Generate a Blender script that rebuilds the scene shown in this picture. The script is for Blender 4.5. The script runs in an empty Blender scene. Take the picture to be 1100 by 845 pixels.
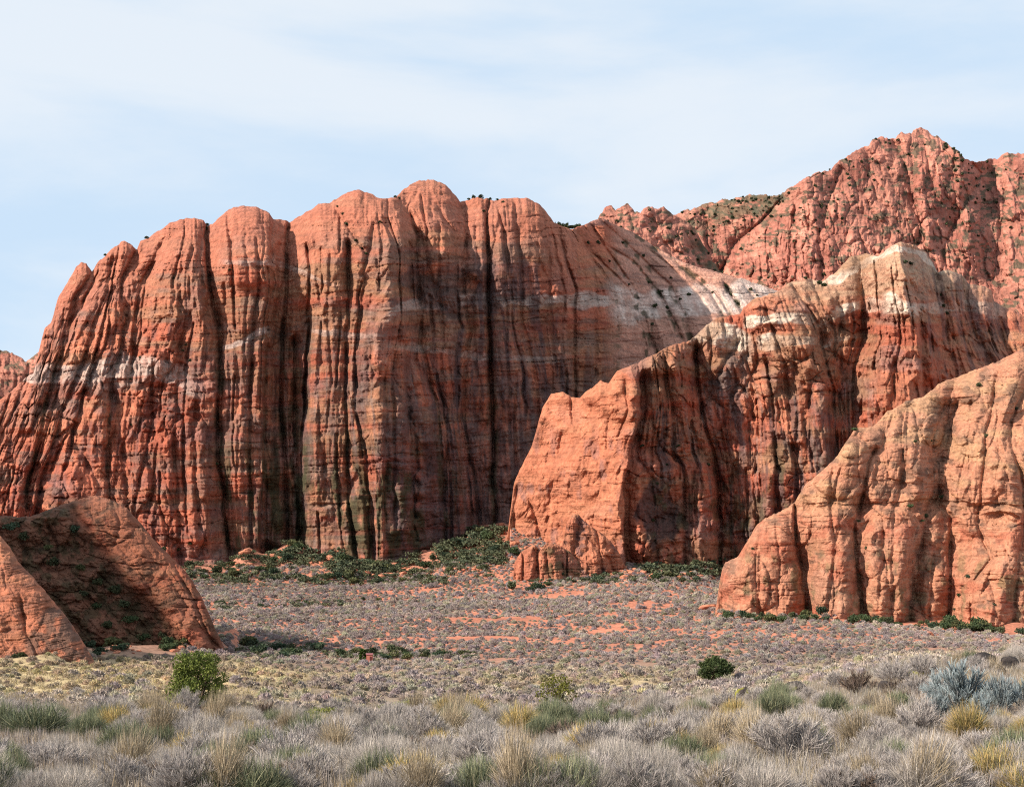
import bpy, math, random
import numpy as np
from math import radians
random.seed(7)
RNG = np.random.default_rng(11)
F = 1300.0; CX = 550.0; HZ = 560.0        # focal length in photo pixels, principal column, horizon row
scene = bpy.context.scene
COL = scene.collection

# ------------------------------------------------------------------ helpers
def tag(o, label=None, cat=None, group=None, kind=None):
    if label: o['label'] = label
    if cat: o['category'] = cat
    if group: o['group'] = group
    if kind: o['kind'] = kind
    return o

def link(name, me, parent=None):
    o = bpy.data.objects.new(name, me); COL.objects.link(o)
    if parent: o.parent = parent
    return o

def mesh_np(name, V, faces, C=None, mat=None, smooth=True, attrs=None):
    """faces: (n,3) or (n,4) int array or a list of such arrays"""
    me = bpy.data.meshes.new(name)
    if not isinstance(faces, list): faces = [faces]
    faces = [np.asarray(f, dtype=np.int64) for f in faces if len(f)]
    me.vertices.add(len(V)); me.vertices.foreach_set('co', np.asarray(V, dtype=np.float32).ravel())
    li = np.concatenate([f.ravel() for f in faces]).astype(np.int32)
    sz = np.concatenate([np.full(len(f), f.shape[1]) for f in faces]).astype(np.int32)
    me.loops.add(len(li)); me.loops.foreach_set('vertex_index', li)
    me.polygons.add(len(sz))
    st = np.concatenate([[0], np.cumsum(sz)[:-1]]).astype(np.int32)
    me.polygons.foreach_set('loop_start', st)
    me.polygons.foreach_set('use_smooth', np.full(len(sz), smooth))
    me.update(calc_edges=True)
    if C is not None:
        a = me.color_attributes.new('Col', 'FLOAT_COLOR', 'POINT')
        c4 = np.ones((len(V), 4), dtype=np.float32); c4[:, :3] = C
        a.data.foreach_set('color', c4.ravel())
    for k, v in (attrs or {}).items():
        a = me.attributes.new(k, 'FLOAT', 'POINT'); a.data.foreach_set('value', np.asarray(v, dtype=np.float32).ravel())
    if mat: me.materials.append(mat)
    return me

def _h(ix, iy, s=0):
    ix = ix.astype(np.int64); iy = iy.astype(np.int64)
    n = (ix * 374761393 + iy * 668265263 + s * 2147483647) & 0xffffffff
    n = ((n ^ (n >> 13)) * 1274126177) & 0xffffffff
    n = ((n ^ (n >> 16)) * 2246822519) & 0xffffffff
    return ((n ^ (n >> 15)) & 0xffffff) / float(0xffffff)

def vn(x, y, s=0):
    x0 = np.floor(x); y0 = np.floor(y); fx = x - x0; fy = y - y0
    fx = fx*fx*fx*(fx*(fx*6-15)+10); fy = fy*fy*fy*(fy*(fy*6-15)+10)
    a = _h(x0, y0, s); b = _h(x0+1, y0, s); c = _h(x0, y0+1, s); d = _h(x0+1, y0+1, s)
    return (a*(1-fx)+b*fx)*(1-fy) + (c*(1-fx)+d*fx)*fy      # 0..1

def fbm(x, y, s=0, o=4, g=0.5):
    r = 0; a = 1; t = 0
    for i in range(o):
        r = r + a*(vn(x, y, s+i*17)*2-1); t += a; a *= g; x = x*2.03+5.1; y = y*2.03+1.7
    return r/t                                                # -1..1

def worley(x, y, s=0, jit=0.9):
    xi = np.floor(x); yi = np.floor(y)
    f1 = np.full(x.shape, 9.0); f2 = np.full(x.shape, 9.0); idv = np.zeros(x.shape)
    for dx in (-1, 0, 1):
        for dy in (-1, 0, 1):
            cx = xi+dx; cy = yi+dy
            px = cx+0.5+(_h(cx, cy, s)-0.5)*jit; py = cy+0.5+(_h(cx, cy, s+1)-0.5)*jit
            d = np.hypot(px-x, py-y); hid = _h(cx, cy, s+2)
            n = d < f1
            f2 = np.where(n, f1, np.minimum(f2, d)); idv = np.where(n, hid, idv); f1 = np.where(n, d, f1)
    return f1, f2, idv

def sm(a, b, x):
    t = np.clip((x-a)/(b-a), 0, 1); return t*t*(3-2*t)
def mix(a, b, t):
    t = np.asarray(t)[..., None]; return a*(1-t) + np.asarray(b, dtype=float)*t
def terp(x, pts):
    p = np.array(pts, dtype=float); return np.interp(x, p[:, 0], p[:, 1])
def world(px, py, Y):
    return np.stack([(px-CX)/F*Y, Y, (HZ-py)/F*Y], axis=-1)

# ------------------------------------------------------------------ materials
def newmat(name, rough=0.9):
    m = bpy.data.materials.new(name); m.use_nodes = True
    nt = m.node_tree; b = nt.nodes['Principled BSDF']; b.inputs['Roughness'].default_value = rough
    b.inputs['Specular IOR Level'].default_value = 0.15
    return m, nt, b

def mat_rock(name, sc, bump=0.6, dist=0.3, bed=1.0):
    """sc: metres of a fine feature"""
    m, nt, b = newmat(name, 0.92); N = nt.nodes; L = nt.links
    at = N.new('ShaderNodeVertexColor'); at.layer_name = 'Col'
    g = N.new('ShaderNodeNewGeometry')
    def noise(scale, det=6, vec=None, rough=0.6):
        n = N.new('ShaderNodeTexNoise'); n.inputs['Scale'].default_value = scale
        n.inputs['Detail'].default_value = det; n.inputs['Roughness'].default_value = rough
        L.new(vec or g.outputs['Position'], n.inputs['Vector']); return n
    mp = N.new('ShaderNodeVectorMath'); mp.operation = 'MULTIPLY'; mp.inputs[1].default_value = (1, 1, 0.22)
    L.new(g.outputs['Position'], mp.inputs[0])
    mb = N.new('ShaderNodeVectorMath'); mb.operation = 'MULTIPLY'; mb.inputs[1].default_value = (0.10, 0.10, 1.0)
    L.new(g.outputs['Position'], mb.inputs[0])
    n1 = noise(1/sc, 7); n2 = noise(0.45/sc, 5, mp.outputs[0]); n3 = noise(1.1/sc*bed, 4, mb.outputs[0])
    def ramp(src, a, c, lo=0.3, hi=0.7):
        r = N.new('ShaderNodeMapRange'); r.inputs['From Min'].default_value = lo; r.inputs['From Max'].default_value = hi
        r.inputs['To Min'].default_value = a; r.inputs['To Max'].default_value = c; L.new(src, r.inputs['Value']); return r.outputs['Result']
    a = ramp(n1.outputs['Fac'], 0.72, 1.25); c = ramp(n2.outputs['Fac'], 0.8, 1.18); d = ramp(n3.outputs['Fac'], 0.82, 1.14)
    m1 = N.new('ShaderNodeMath'); m1.operation = 'MULTIPLY'; L.new(a, m1.inputs[0]); L.new(c, m1.inputs[1])
    m2 = N.new('ShaderNodeMath'); m2.operation = 'MULTIPLY'; L.new(m1.outputs[0], m2.inputs[0]); L.new(d, m2.inputs[1])
    vm = N.new('ShaderNodeVectorMath'); vm.operation = 'SCALE'; L.new(at.outputs['Color'], vm.inputs[0]); L.new(m2.outputs[0], vm.inputs['Scale'])
    L.new(vm.outputs[0], b.inputs['Base Color'])
    s = N.new('ShaderNodeMath'); s.operation = 'ADD'; L.new(n1.outputs['Fac'], s.inputs[0])
    s3 = N.new('ShaderNodeMath'); s3.operation = 'MULTIPLY_ADD'; L.new(n3.outputs['Fac'], s3.inputs[0]); s3.inputs[1].default_value = 1.1
    L.new(n2.outputs['Fac'], s3.inputs[2]); L.new(s3.outputs[0], s.inputs[1])
    bp = N.new('ShaderNodeBump'); bp.inputs['Strength'].default_value = bump; bp.inputs['Distance'].default_value = dist
    L.new(s.outputs[0], bp.inputs['Height']); L.new(bp.outputs['Normal'], b.inputs['Normal'])
    return m

def mat_veg(name, var=0.35, rough=0.85, trans=0.0):
    m, nt, b = newmat(name, rough); N = nt.nodes; L = nt.links
    at = N.new('ShaderNodeVertexColor'); at.layer_name = 'Col'
    oi = N.new('ShaderNodeObjectInfo')
    r = N.new('ShaderNodeMapRange'); r.inputs['To Min'].default_value = 1-var; r.inputs['To Max'].default_value = 1+var*0.8
    L.new(oi.outputs['Random'], r.inputs['Value'])
    vm = N.new('ShaderNodeVectorMath'); vm.operation = 'SCALE'; L.new(at.outputs['Color'], vm.inputs[0]); L.new(r.outputs[0], vm.inputs['Scale'])
    L.new(vm.outputs[0], b.inputs['Base Color'])
    if trans:
        t = N.new('ShaderNodeBsdfTranslucent'); L.new(vm.outputs[0], t.inputs['Color'])
        mx = N.new('ShaderNodeMixShader'); mx.inputs[0].default_value = trans
        L.new(b.outputs[0], mx.inputs[1]); L.new(t.outputs[0], mx.inputs[2]); L.new(mx.outputs[0], N['Material Output'].inputs[0])
    return m

M_far = mat_rock('rock_far', 5.0, 0.9, 2.2)
M_cliff = mat_rock('rock_cliff', 1.6, 1.0, 0.9, 1.0)
M_near = mat_rock('rock_near', 0.8, 1.0, 0.42, 1.3)
M_veg = mat_veg('foliage', 0.3, trans=0.2)
M_brush = mat_veg('brush', 0.18, trans=0.15)
M_flat = mat_veg('foliage_far', 0.3)

# ------------------------------------------------------------------ rock masses
class Rock: pass

def rock(name, x0, x1, top, base, D0, lean, cracks=(), guides=None, step=0.8, rows=None, relief=((26, 150, 6), (11, 60, 2.5), (5, 18, 0.9)),
         R=60, capR=3.0, bed=0.8, bedh=5.0, color=None, mat=None, back=90, seed=0, topnoise=1.2, blobs=(), blocks=2.0, albedo=0.74, extra=None, warp=1.0, drop=0.25, slant=0, big=6.0, facet=0, smoothtop=True, grain=2.0, wander=1.0, joints=((27, 6.5, 48), (10, 2.0, 20))):
    """A rock mass as one surface: top = skyline, base = foot, D0 = plan distance of its foot (m), lean = setback per unit of
    height, cracks = joints (pts, depth, spread, sharp, step, stepwidth), relief = cellular pillars (width, height, amount)."""
    nx = int((x1-x0)/step)+1
    px1 = np.linspace(x0, x1, nx)
    tp = terp(px1, top) + topnoise*fbm(px1/7, px1*0+seed, seed, 3)*1.2 + topnoise*0.5*fbm(px1/2.2, px1*0, seed+5, 2)
    bs = terp(px1, base); bs = np.maximum(bs, tp+2)
    hmax = (bs-tp).max()
    nr = rows or int(hmax/step)+1
    t = np.linspace(0, 1, nr)**1.06
    px = np.repeat(px1[None, :], nr, 0); py = tp[None, :] + t[:, None]*(bs-tp)[None, :]
    s = py - tp[None, :]
    d0 = terp(px1, D0)[None, :] + 0*px
    mpp = np.mean([p[1] for p in D0])/F                        # metres per photo pixel at this mass
    # flow coordinate
    if guides:
        G = [np.interp(py, [p[1] for p in g], [p[0] for p in g]) for g in guides]
        U = [float(np.mean([p[0] for p in g])) for g in guides]
        u = px - G[0] + U[0]
        for k in range(len(G)-1):
            w = np.clip((px-G[k])/np.maximum(G[k+1]-G[k], 1.0), 0, 1)
            u = np.where(px >= G[k], U[k]+w*(U[k+1]-U[k]), u)
        u = np.where(px >= G[-1], px-G[-1]+U[-1], u)
    else:
        u = px + slant*(py-450)
    wand = wander*(9*fbm(px/55, py/42, seed+41, 3)+2.5*fbm(px/13, py/10, seed+42, 2))
    d0 = terp(u + wand, D0)
    # setback by integration of the lean upwards
    ln = lean(px, py) if callable(lean) else np.full(px.shape, float(lean))
    if R:
        Rr = R(px) if callable(R) else R
        q = np.clip(1-s/Rr, 0, 0.9985)
        ln = ln + np.minimum(q/np.sqrt(1-q*q), 5)*capR/3.0
    dpy = np.gradient(py, axis=0)
    back_int = np.cumsum((ln*dpy)[::-1], axis=0)[::-1]
    rel = -back_int                                            # + = towards camera, in px
    # cracks
    cr = np.zeros(px.shape); sharp = np.zeros(px.shape)
    for c in cracks:
        pts, dep, spread, sh, stp, sw = (tuple(c)+(0, 1, 0, 1))[:6] if len(c) < 6 else c
        ys = np.array([p[1] for p in pts], float); xs = np.array([p[0] for p in pts], float)
        yy = py + 2.5*fbm(px/9, py/9, seed+33, 2)*0
        xc = np.interp(yy, ys, xs) + 3.4*fbm(py/26.0, py*0+len(pts)*3.1+xs[0], seed+3, 4)*min(1, spread/6)
        sl = np.abs(np.gradient(xs, ys)).mean(); cs = 1/math.sqrt(1+sl*sl)
        d = (px-xc)*cs
        fade = sm(ys[0]-6, ys[0]+8, py)*(1-sm(ys[-1]-8, ys[-1]+10, py))
        ad = np.abs(d)
        wid = spread*(0.75+0.5*vn(py/30, py*0+xs[0], seed+9))
        cr = np.maximum(cr, dep*np.exp(-ad/wid)*fade)
        sharp = np.maximum(sharp, sh*np.exp(-(ad/1.7)**2)*fade*(0.5+0.9*vn(py/14, py*0+xs[0]*1.3, seed+4)))
        if stp:
            side = (d > 0) if stp > 0 else (d < 0)
            rel = rel - abs(stp)*np.where(side, 1.0, 0)*np.exp(-ad/sw)*fade*(1-np.exp(-ad/1.2))
    rel = rel - cr*(0.55+0.6*vn(px/30, py/24, seed+44)) - sharp
    for i, (jw, jd, jl) in enumerate(joints):
        ju = (u+2.2*fbm(px/16, py/20, seed+46+i, 3))/jw; k = np.floor(ju); c0 = 0.2+0.6*_h(k, k*0, seed+47+i)
        dd = np.abs(ju-k-c0)*jw; on = sm(0.5, 0.58, vn(py/jl+_h(k, k*0, 3)*50, k*1.7, seed+48+i))
        jdd = jd(px, py) if callable(jd) else jd
        rel = rel - jdd*np.exp(-(dd/1.25)**2)*on - 0.35*jdd*np.exp(-dd/3.5)*on
    wx = warp*6*fbm(px/40, py/40, seed+21, 3); wy = warp*8*fbm(px/40, py/40, seed+22, 3)
    wf = warp*1.6*fbm(px/8, py/8, seed+23, 2)
    crease = np.zeros(px.shape); cellid = np.zeros(px.shape)
    for i, (cw, ch, am) in enumerate(relief):
        f1, f2, idv = worley((u+wx*min(1, cw/14)+wf)/cw, (py+wy)/ch, seed+50+i*7)
        e = np.clip((f2-f1)/0.62, 0, 1)
        amp = am(px, py) if callable(am) else am
        tilt = (np.modf(idv*7.13)[0]-0.5)*2.2                  # each block face turned a little its own way
        along = (u/cw-np.floor(u/cw)-0.5)
        amp = amp*(0.42+0.58*sm(0, 85, s)) if smoothtop else amp
        rel = rel + amp*((np.sqrt(1-(1-e)**2+0.0005) if cw < 9 else (0.35*np.sqrt(1-(1-e)**2+0.0005)+0.65*sm(-0.3, 1, e)))*0.95 + (idv-0.5)*1.3*sm(0, 0.25, e) + tilt*along*0.5*sm(0, 0.4, e))
        crease = np.maximum(crease, (1-sm(0, 0.12, e))*(0.9 if i else 0.6)*sm(0.25, 0.6, vn(px/22, py/30, seed+90+i))); cellid = cellid + (idv-0.5)/(i+1)
    # bedding ledges
    zb = py + 3*fbm(px/70, py/70, seed+8, 3) + 0.06*px*np.sin(seed)
    b1 = vn(zb/bedh, px/120, seed+71); b2 = vn(zb/(bedh*0.37), px/60, seed+72)
    rel = rel + bed*((np.abs(b1-0.5)*2)**0.7*1.0 + 0.4*b2)*(0.5+vn(px/30, py/30, seed+73))
    f1, f2, idv = worley(u/17+0.4*fbm(px/12, py/12, seed+98, 2), (py+wy)/15, seed+97)
    e = np.clip((f2-f1)/0.4, 0, 1); lm = blocks(px, py) if callable(blocks) else blocks
    rel = rel + lm*((idv-0.5)*2.2*sm(0, 0.3, e)+0.5*np.sqrt(e))*sm(0.42, 0.62, vn(px/34, py/30, seed+99))
    gl = np.abs(vn(zb/(bedh*1.3)+0.4*fbm(px/18, py/18, seed+74, 2), px/200, seed+75)-0.5)
    rel = rel - bed*1.5*(1-sm(0, 0.07, gl))*sm(0.35, 0.7, vn(px/26, py/12, seed+76))
    rel = rel + grain*fbm(px/14, py/20, seed+80, 4) + big*fbm(u/60, py/70, seed+83, 3) + 0.45*fbm(px/3.3, py/3.3, seed+81, 2)
    if facet:
        f1, f2, idv = worley((px+0.35*py+wx)/24, (py-0.3*px+wy)/15, seed+95); e = np.clip((f2-f1)/0.5, 0, 1)
        fa = facet(px, py) if callable(facet) else facet
        rel = rel + fa*(np.sqrt(1-(1-e)**2+0.0005)*0.7+(idv-0.5)*1.4*sm(0, 0.3, e))
    for (bx, by, rx, ry, am) in blobs:                         # bosses (+) and alcoves (-)
        q = 1-((px-bx)/rx)**2-((py-by)/ry)**2
        rel = rel + am*np.sqrt(np.clip(q, 0, 1))
    if extra is not None: rel = rel + extra(px, py, u)
    Y = d0 - rel*mpp
    V = world(px, py, Y)
    col = color(px, py, u, s, crease, cellid, cr, seed)
    # the back: over the crest, away and down
    nb = 10; VB = []; 
    topv = V[0].copy()
    for k in range(nb, 0, -1):
        q = (k/nb)
        p = topv.copy(); sc_ = 1 + (back*mpp*q)/p[:, 1]
        p[:, 0] *= sc_; p[:, 1] *= sc_
        p[:, 2] = p[:, 2] - drop*back*mpp*q*q - mpp*0.7*q
        if k == nb: p[:, 2] = np.minimum(p[:, 2]-back*mpp, -30)
        VB.append(p)
    V = np.concatenate([np.array(VB), V], 0); col = np.concatenate([np.repeat(col[:1], nb, 0), col], 0)
    n0, n1 = V.shape[:2]
    idx = np.arange(n0*n1).reshape(n0, n1)
    f = np.stack([idx[:-1, :-1], idx[1:, :-1], idx[1:, 1:], idx[:-1, 1:]], -1).reshape(-1, 4)
    me = mesh_np(name, V.reshape(-1, 3), f, np.clip(col.reshape(-1, 3)*albedo, 0.005, 0.9), mat)
    o = link(name, me)
    r = Rock(); r.o = o; r.px1 = px1; r.tp = tp; r.bs = bs; r.V = V[nb:]; r.nr = nr
    return r

def on_rock(r, px, py):
    j = int(np.clip(np.searchsorted(r.px1, px), 0, len(r.px1)-1))
    t = np.clip((py-r.tp[j])/(r.bs[j]-r.tp[j]), 0, 1)**(1/1.06)
    return r.V[int(t*(r.nr-1)), j]

# rock colours (albedo)
RED = np.array([0.43, 0.130, 0.078]); ORG = np.array([0.50, 0.19, 0.112]); DRK = np.array([0.25, 0.065, 0.046]); WHT = np.array([0.54, 0.44, 0.39])
TAN = np.array([0.42, 0.235, 0.14]); VAR = np.array([0.085, 0.060, 0.064]); GRY = np.array([0.24, 0.19, 0.175]); GRN = np.array([0.055, 0.06, 0.03]); PNK = np.array([0.47, 0.185, 0.12])

def base_col(px, py, u, s, crease, cellid, seed, var_amt=1.0):
    c = np.zeros(px.shape+(3,)) + RED
    c = mix(c, ORG, sm(-0.3, 0.5, fbm(px/60, py/45, seed+1)))
    c = mix(c, DRK, 0.55*sm(0.1, 0.6, fbm(px/25+3, py/22, seed+2)))
    c = mix(c, TAN*0.9, 0.65*sm(0.05, 0.45, fbm(px/90, py/12, seed+4, 4)))
    c = mix(c, np.array([.25, .165, .155]), 0.5*sm(0.1, 0.45, fbm(px/34+9, py/26, seed+6, 4)))
    c = c*(1+0.22*cellid[..., None])
    return c
def streaks(c, px, py, u, seed, m, w=5.0, h=70.0, col=VAR, lo=0.1, hi=0.45):
    n = fbm(u/w, py/h, seed+31, 4, 0.6)
    return mix(c, col, np.clip(m, 0, 1)*sm(lo, hi, n))
def band(px, py, pts, half, seed, rough=3):
    yc = terp(px, pts) + rough*fbm(px/12, py/9, seed+61, 3)
    hh = half*(0.8+0.5*fbm(px/25, py/60, seed+62, 2))
    return 1-sm(0.75, 1.15, np.abs(py-yc)/hh)

# ---- main massif
SKY_MAIN = [(-90, 505), (-60, 470), (0, 429), (13, 420), (28, 405), (36, 400), (44, 367), (48, 352), (55, 346), (62, 321), (76, 297), (82, 286), (87, 281), (93, 284), (99, 293), (106, 281), (114, 274), (124, 264), (132, 259), (140, 261), (147, 268), (151, 258), (159, 255), (172, 247), (182, 239), (202, 234), (219, 237), (222, 242), (228, 241), (234, 235), (246, 225), (259, 221), (276, 222), (289, 228), (294, 235), (308, 237), (311, 240), (320, 233), (342, 220), (354, 219), (370, 208), (384, 204), (394, 206), (407, 213), (424, 212), (435, 203), (450, 194), (465, 193), (478, 198), (490, 211), (494, 217), (503, 214), (515, 212), (533, 215), (552, 213), (567, 213), (577, 218), (586, 226), (595, 238), (602, 242), (613, 247), (630, 240), (645, 235), (660, 240), (680, 250), (700, 262), (720, 275), (745, 285), (770, 292), (800, 300), (830, 311), (860, 325), (900, 345)]
GUIDES = [
 [(36, 380), (-30, 560)],
 [(99, 293), (81, 323), (74, 357), (60, 393), (51, 429), (40, 482), (32, 521), (20, 570)],
 [(118, 276), (114, 310), (100, 346), (87, 388), (74, 423), (58, 472), (45, 510), (35, 570)],
 [(146, 269), (131, 299), (131, 325), (134, 346), (131, 372), (122, 401), (115, 461), (117, 529), (118, 600)],
 [(177, 254), (163, 280), (153, 299), (145, 339), (141, 418), (136, 455), (132, 487), (136, 542), (138, 600)],
 [(208, 262), (203, 301), (203, 339), (193, 380), (188, 458), (187, 497), (193, 567), (195, 620)],
 [(221, 242), (223, 282), (229, 326), (236, 358), (237, 399), (234, 479), (240, 536), (247, 600)],
 [(276, 255), (276, 314), (271, 369), (268, 432), (268, 505), (270, 620)],
 [(293, 235), (293, 305), (287, 348), (284, 420), (285, 600)],
 [(310, 238), (308, 311), (304, 352), (302, 419), (307, 510), (309, 600)],
 [(331, 262), (333, 344), (330, 399), (324, 460), (324, 560), (324, 600)],
 [(373, 257), (374, 339), (370, 400), (371, 446), (373, 508), (382, 600)],
 [(400, 240), (388, 320), (382, 389), (382, 431), (390, 477), (398, 530), (401, 600)],
 [(412, 235), (424, 264), (427, 339), (413, 400), (414, 462), (414, 600)],
 [(440, 225), (448, 250), (449, 314), (454, 384), (468, 430), (475, 493), (478, 600)],
 [(495, 218), (501, 247), (499, 314), (506, 350), (500, 381), (498, 449), (512, 530), (518, 600)],
 [(524, 214), (525, 302), (527, 399), (530, 500), (533, 600)],
 [(552, 214), (559, 289), (561, 349), (575, 399), (580, 450), (585, 600)],
 [(600, 242), (609, 277), (618, 310), (617, 364), (617, 600)],
 [(618, 247), (632, 270), (650, 298), (660, 320), (662, 384), (660, 430)],
 [(633, 240), (656, 275), (681, 310), (694, 345), (712, 400)],
 [(645, 236), (690, 278), (718, 305), (730, 330), (748, 380)],
 [(670, 246), (725, 280), (763, 311), (790, 360)],
]
def C(i, dep, spread, sh=3, st=0, sw=20): return (GUIDES[i], dep, spread, sh, st, sw)
CR_MAIN = [C(0, 12, 10), C(1, 16, 7, 5, 9, 14), C(2, 12, 7, 3, 16, 14), C(3, 16, 7, 5, 9, 12), C(4, 10, 9, 3, 8, 12), C(5, 12, 8, 4, 6, 12), C(6, 24, 8, 14, 8, 16), C(7, 9, 9, 6), C(8, 14, 8, 7, 12, 10),
 C(9, 30, 9, 12, 6, 12), C(10, 24, 8, 10), C(11, 16, 8, 8, 5, 8), C(12, 12, 8, 6, 4, 8), C(13, 11, 8, 4, 9, 22), C(14, 14, 8, 7, 6, 14), C(15, 12, 8, 5, 6, 10), C(16, 26, 7, 14, 4, 8), C(17, 10, 9, 5, 5, 12), C(18, 12, 8, 8), C(19, 8, 7, 6, 4, 8),
 C(20, 11, 5, 7, 5, 9), C(21, 11, 5, 7, 5, 9), C(22, 9, 5, 6, 4, 8),
 ([(318, 360), (316, 420), (318, 480), (322, 545), (322, 600)], 30, 10, 8, 0, 1),
 ([(195, 300), (193, 331)], 6, 4, 4), ([(175, 339), (168, 356), (159, 376)], 6, 5, 4, 4, 6),
 ([(165, 388), (162, 440), (163, 461), (153, 497), (146, 536), (144, 560)], 10, 6, 5, 5, 6), ([(170, 480), (166, 505), (158, 557)], 8, 4, 3),
 ([(197, 455), (196, 497), (200, 536), (202, 575)], 7, 4, 4), ([(210, 430), (209, 500), (212, 575)], 7, 5, 3, 4, 6),
 ([(250, 256), (250, 290), (252, 330)], 4, 4, 3), ([(262, 258), (267, 290), (264, 350), (262, 400)], 5, 5, 3), ([(254, 380), (256, 450), (254, 520), (258, 570)], 5, 5, 3),
 ([(357, 222), (372, 240), (382, 257), (394, 275)], 8, 6, 4), ([(355, 268), (352, 330), (356, 400), (350, 470), (348, 540)], 5, 6, 3), ([(404, 265), (407, 310)], 5, 4, 3),
 ([(417, 360), (413, 390), (410, 428)], 8, 4, 4, 6, 8), ([(435, 290), (437, 350), (437, 420), (440, 500), (448, 560)], 7, 6, 4, 8, 22),
 ([(472, 240), (470, 300), (476, 360), (474, 420)], 5, 5, 3), ([(510, 240), (514, 280), (506, 330), (512, 400)], 5, 4, 3), ([(542, 240), (544, 289), (545, 380), (548, 480)], 5, 5, 4),
 ([(533, 215), (542, 245), (545, 290)], 7, 5, 3), ([(590, 250), (592, 330), (596, 380), (600, 440)], 5, 6, 3), ([(640, 330), (642, 380), (640, 430)], 3, 4, 3),
 ([(495, 449), (503, 480), (512, 530)], 4, 4, 2, -10, 10), ([(555, 400), (552, 450), (556, 510)], 4, 4, 3),
 ([(654, 264), (679, 280), (697, 301), (709, 318), (718, 334), (734, 368)], 10, 4, 7, 5, 8), ([(679, 339), (692, 356), (696, 385)], 9, 4, 6, 4, 7), ([(675, 247), (700, 261), (725, 278)], 6, 4, 5, 3, 6), ([(778, 303), (786, 318), (796, 332)], 12, 4, 6),
 ([(625, 264), (642, 277), (657, 292), (673, 308), (682, 324), (688, 347), (700, 372)], 9, 4, 6, 4, 7), ([(740, 290), (757, 303), (775, 322), (786, 340)], 8, 4, 5, 3, 6), ([(690, 262), (712, 280), (735, 300)], 6, 3, 4, 3, 5), ([(648, 300), (655, 312), (662, 330)], 6, 4, 4), ([(800, 308), (812, 322), (822, 334)], 7, 4, 4),
 ([(634, 262), (628, 250), (640, 262)][:1]+[(640, 300), (643, 330)], 5, 4, 3),
 ([(735, 300), (752, 318), (766, 345)], 3, 3, 3),
 ([(112, 290), (104, 330), (97, 352)], 4, 5, 2), ([(72, 330), (58, 370), (50, 395), (40, 425)], 4, 5, 3), ([(105, 370), (92, 410), (84, 450), (76, 480)], 5, 4, 4, 3, 6), ([(20, 440), (8, 490), (-5, 520)], 6, 5, 3),
 ([(240, 300), (243, 350), (247, 400), (247, 470), (250, 540)], 3, 4, 3),
]
def lean_main(px, py):
    l = np.interp(px, [-60, 60, 160, 230, 300, 500, 600, 650, 700, 900], [0.55, 0.55, 0.42, 0.22, 0.12, 0.10, 0.16, 0.3, 0.8, 1.0])
    l = l + 0.5*sm(330, 240, py)*sm(100, 200, px)*(1-sm(500, 560, px))*sm(400, 240, py)
    slab = sm(608, 640, px - (350-py)*-0.0)*sm(350, 318, py - 0.12*(px-640))
    return l + slab*0.75
def R_main(px): return np.interp(px, [-60, 60, 150, 240, 420, 600, 640, 700], [28, 30, 45, 70, 75, 45, 20, 12])
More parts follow.
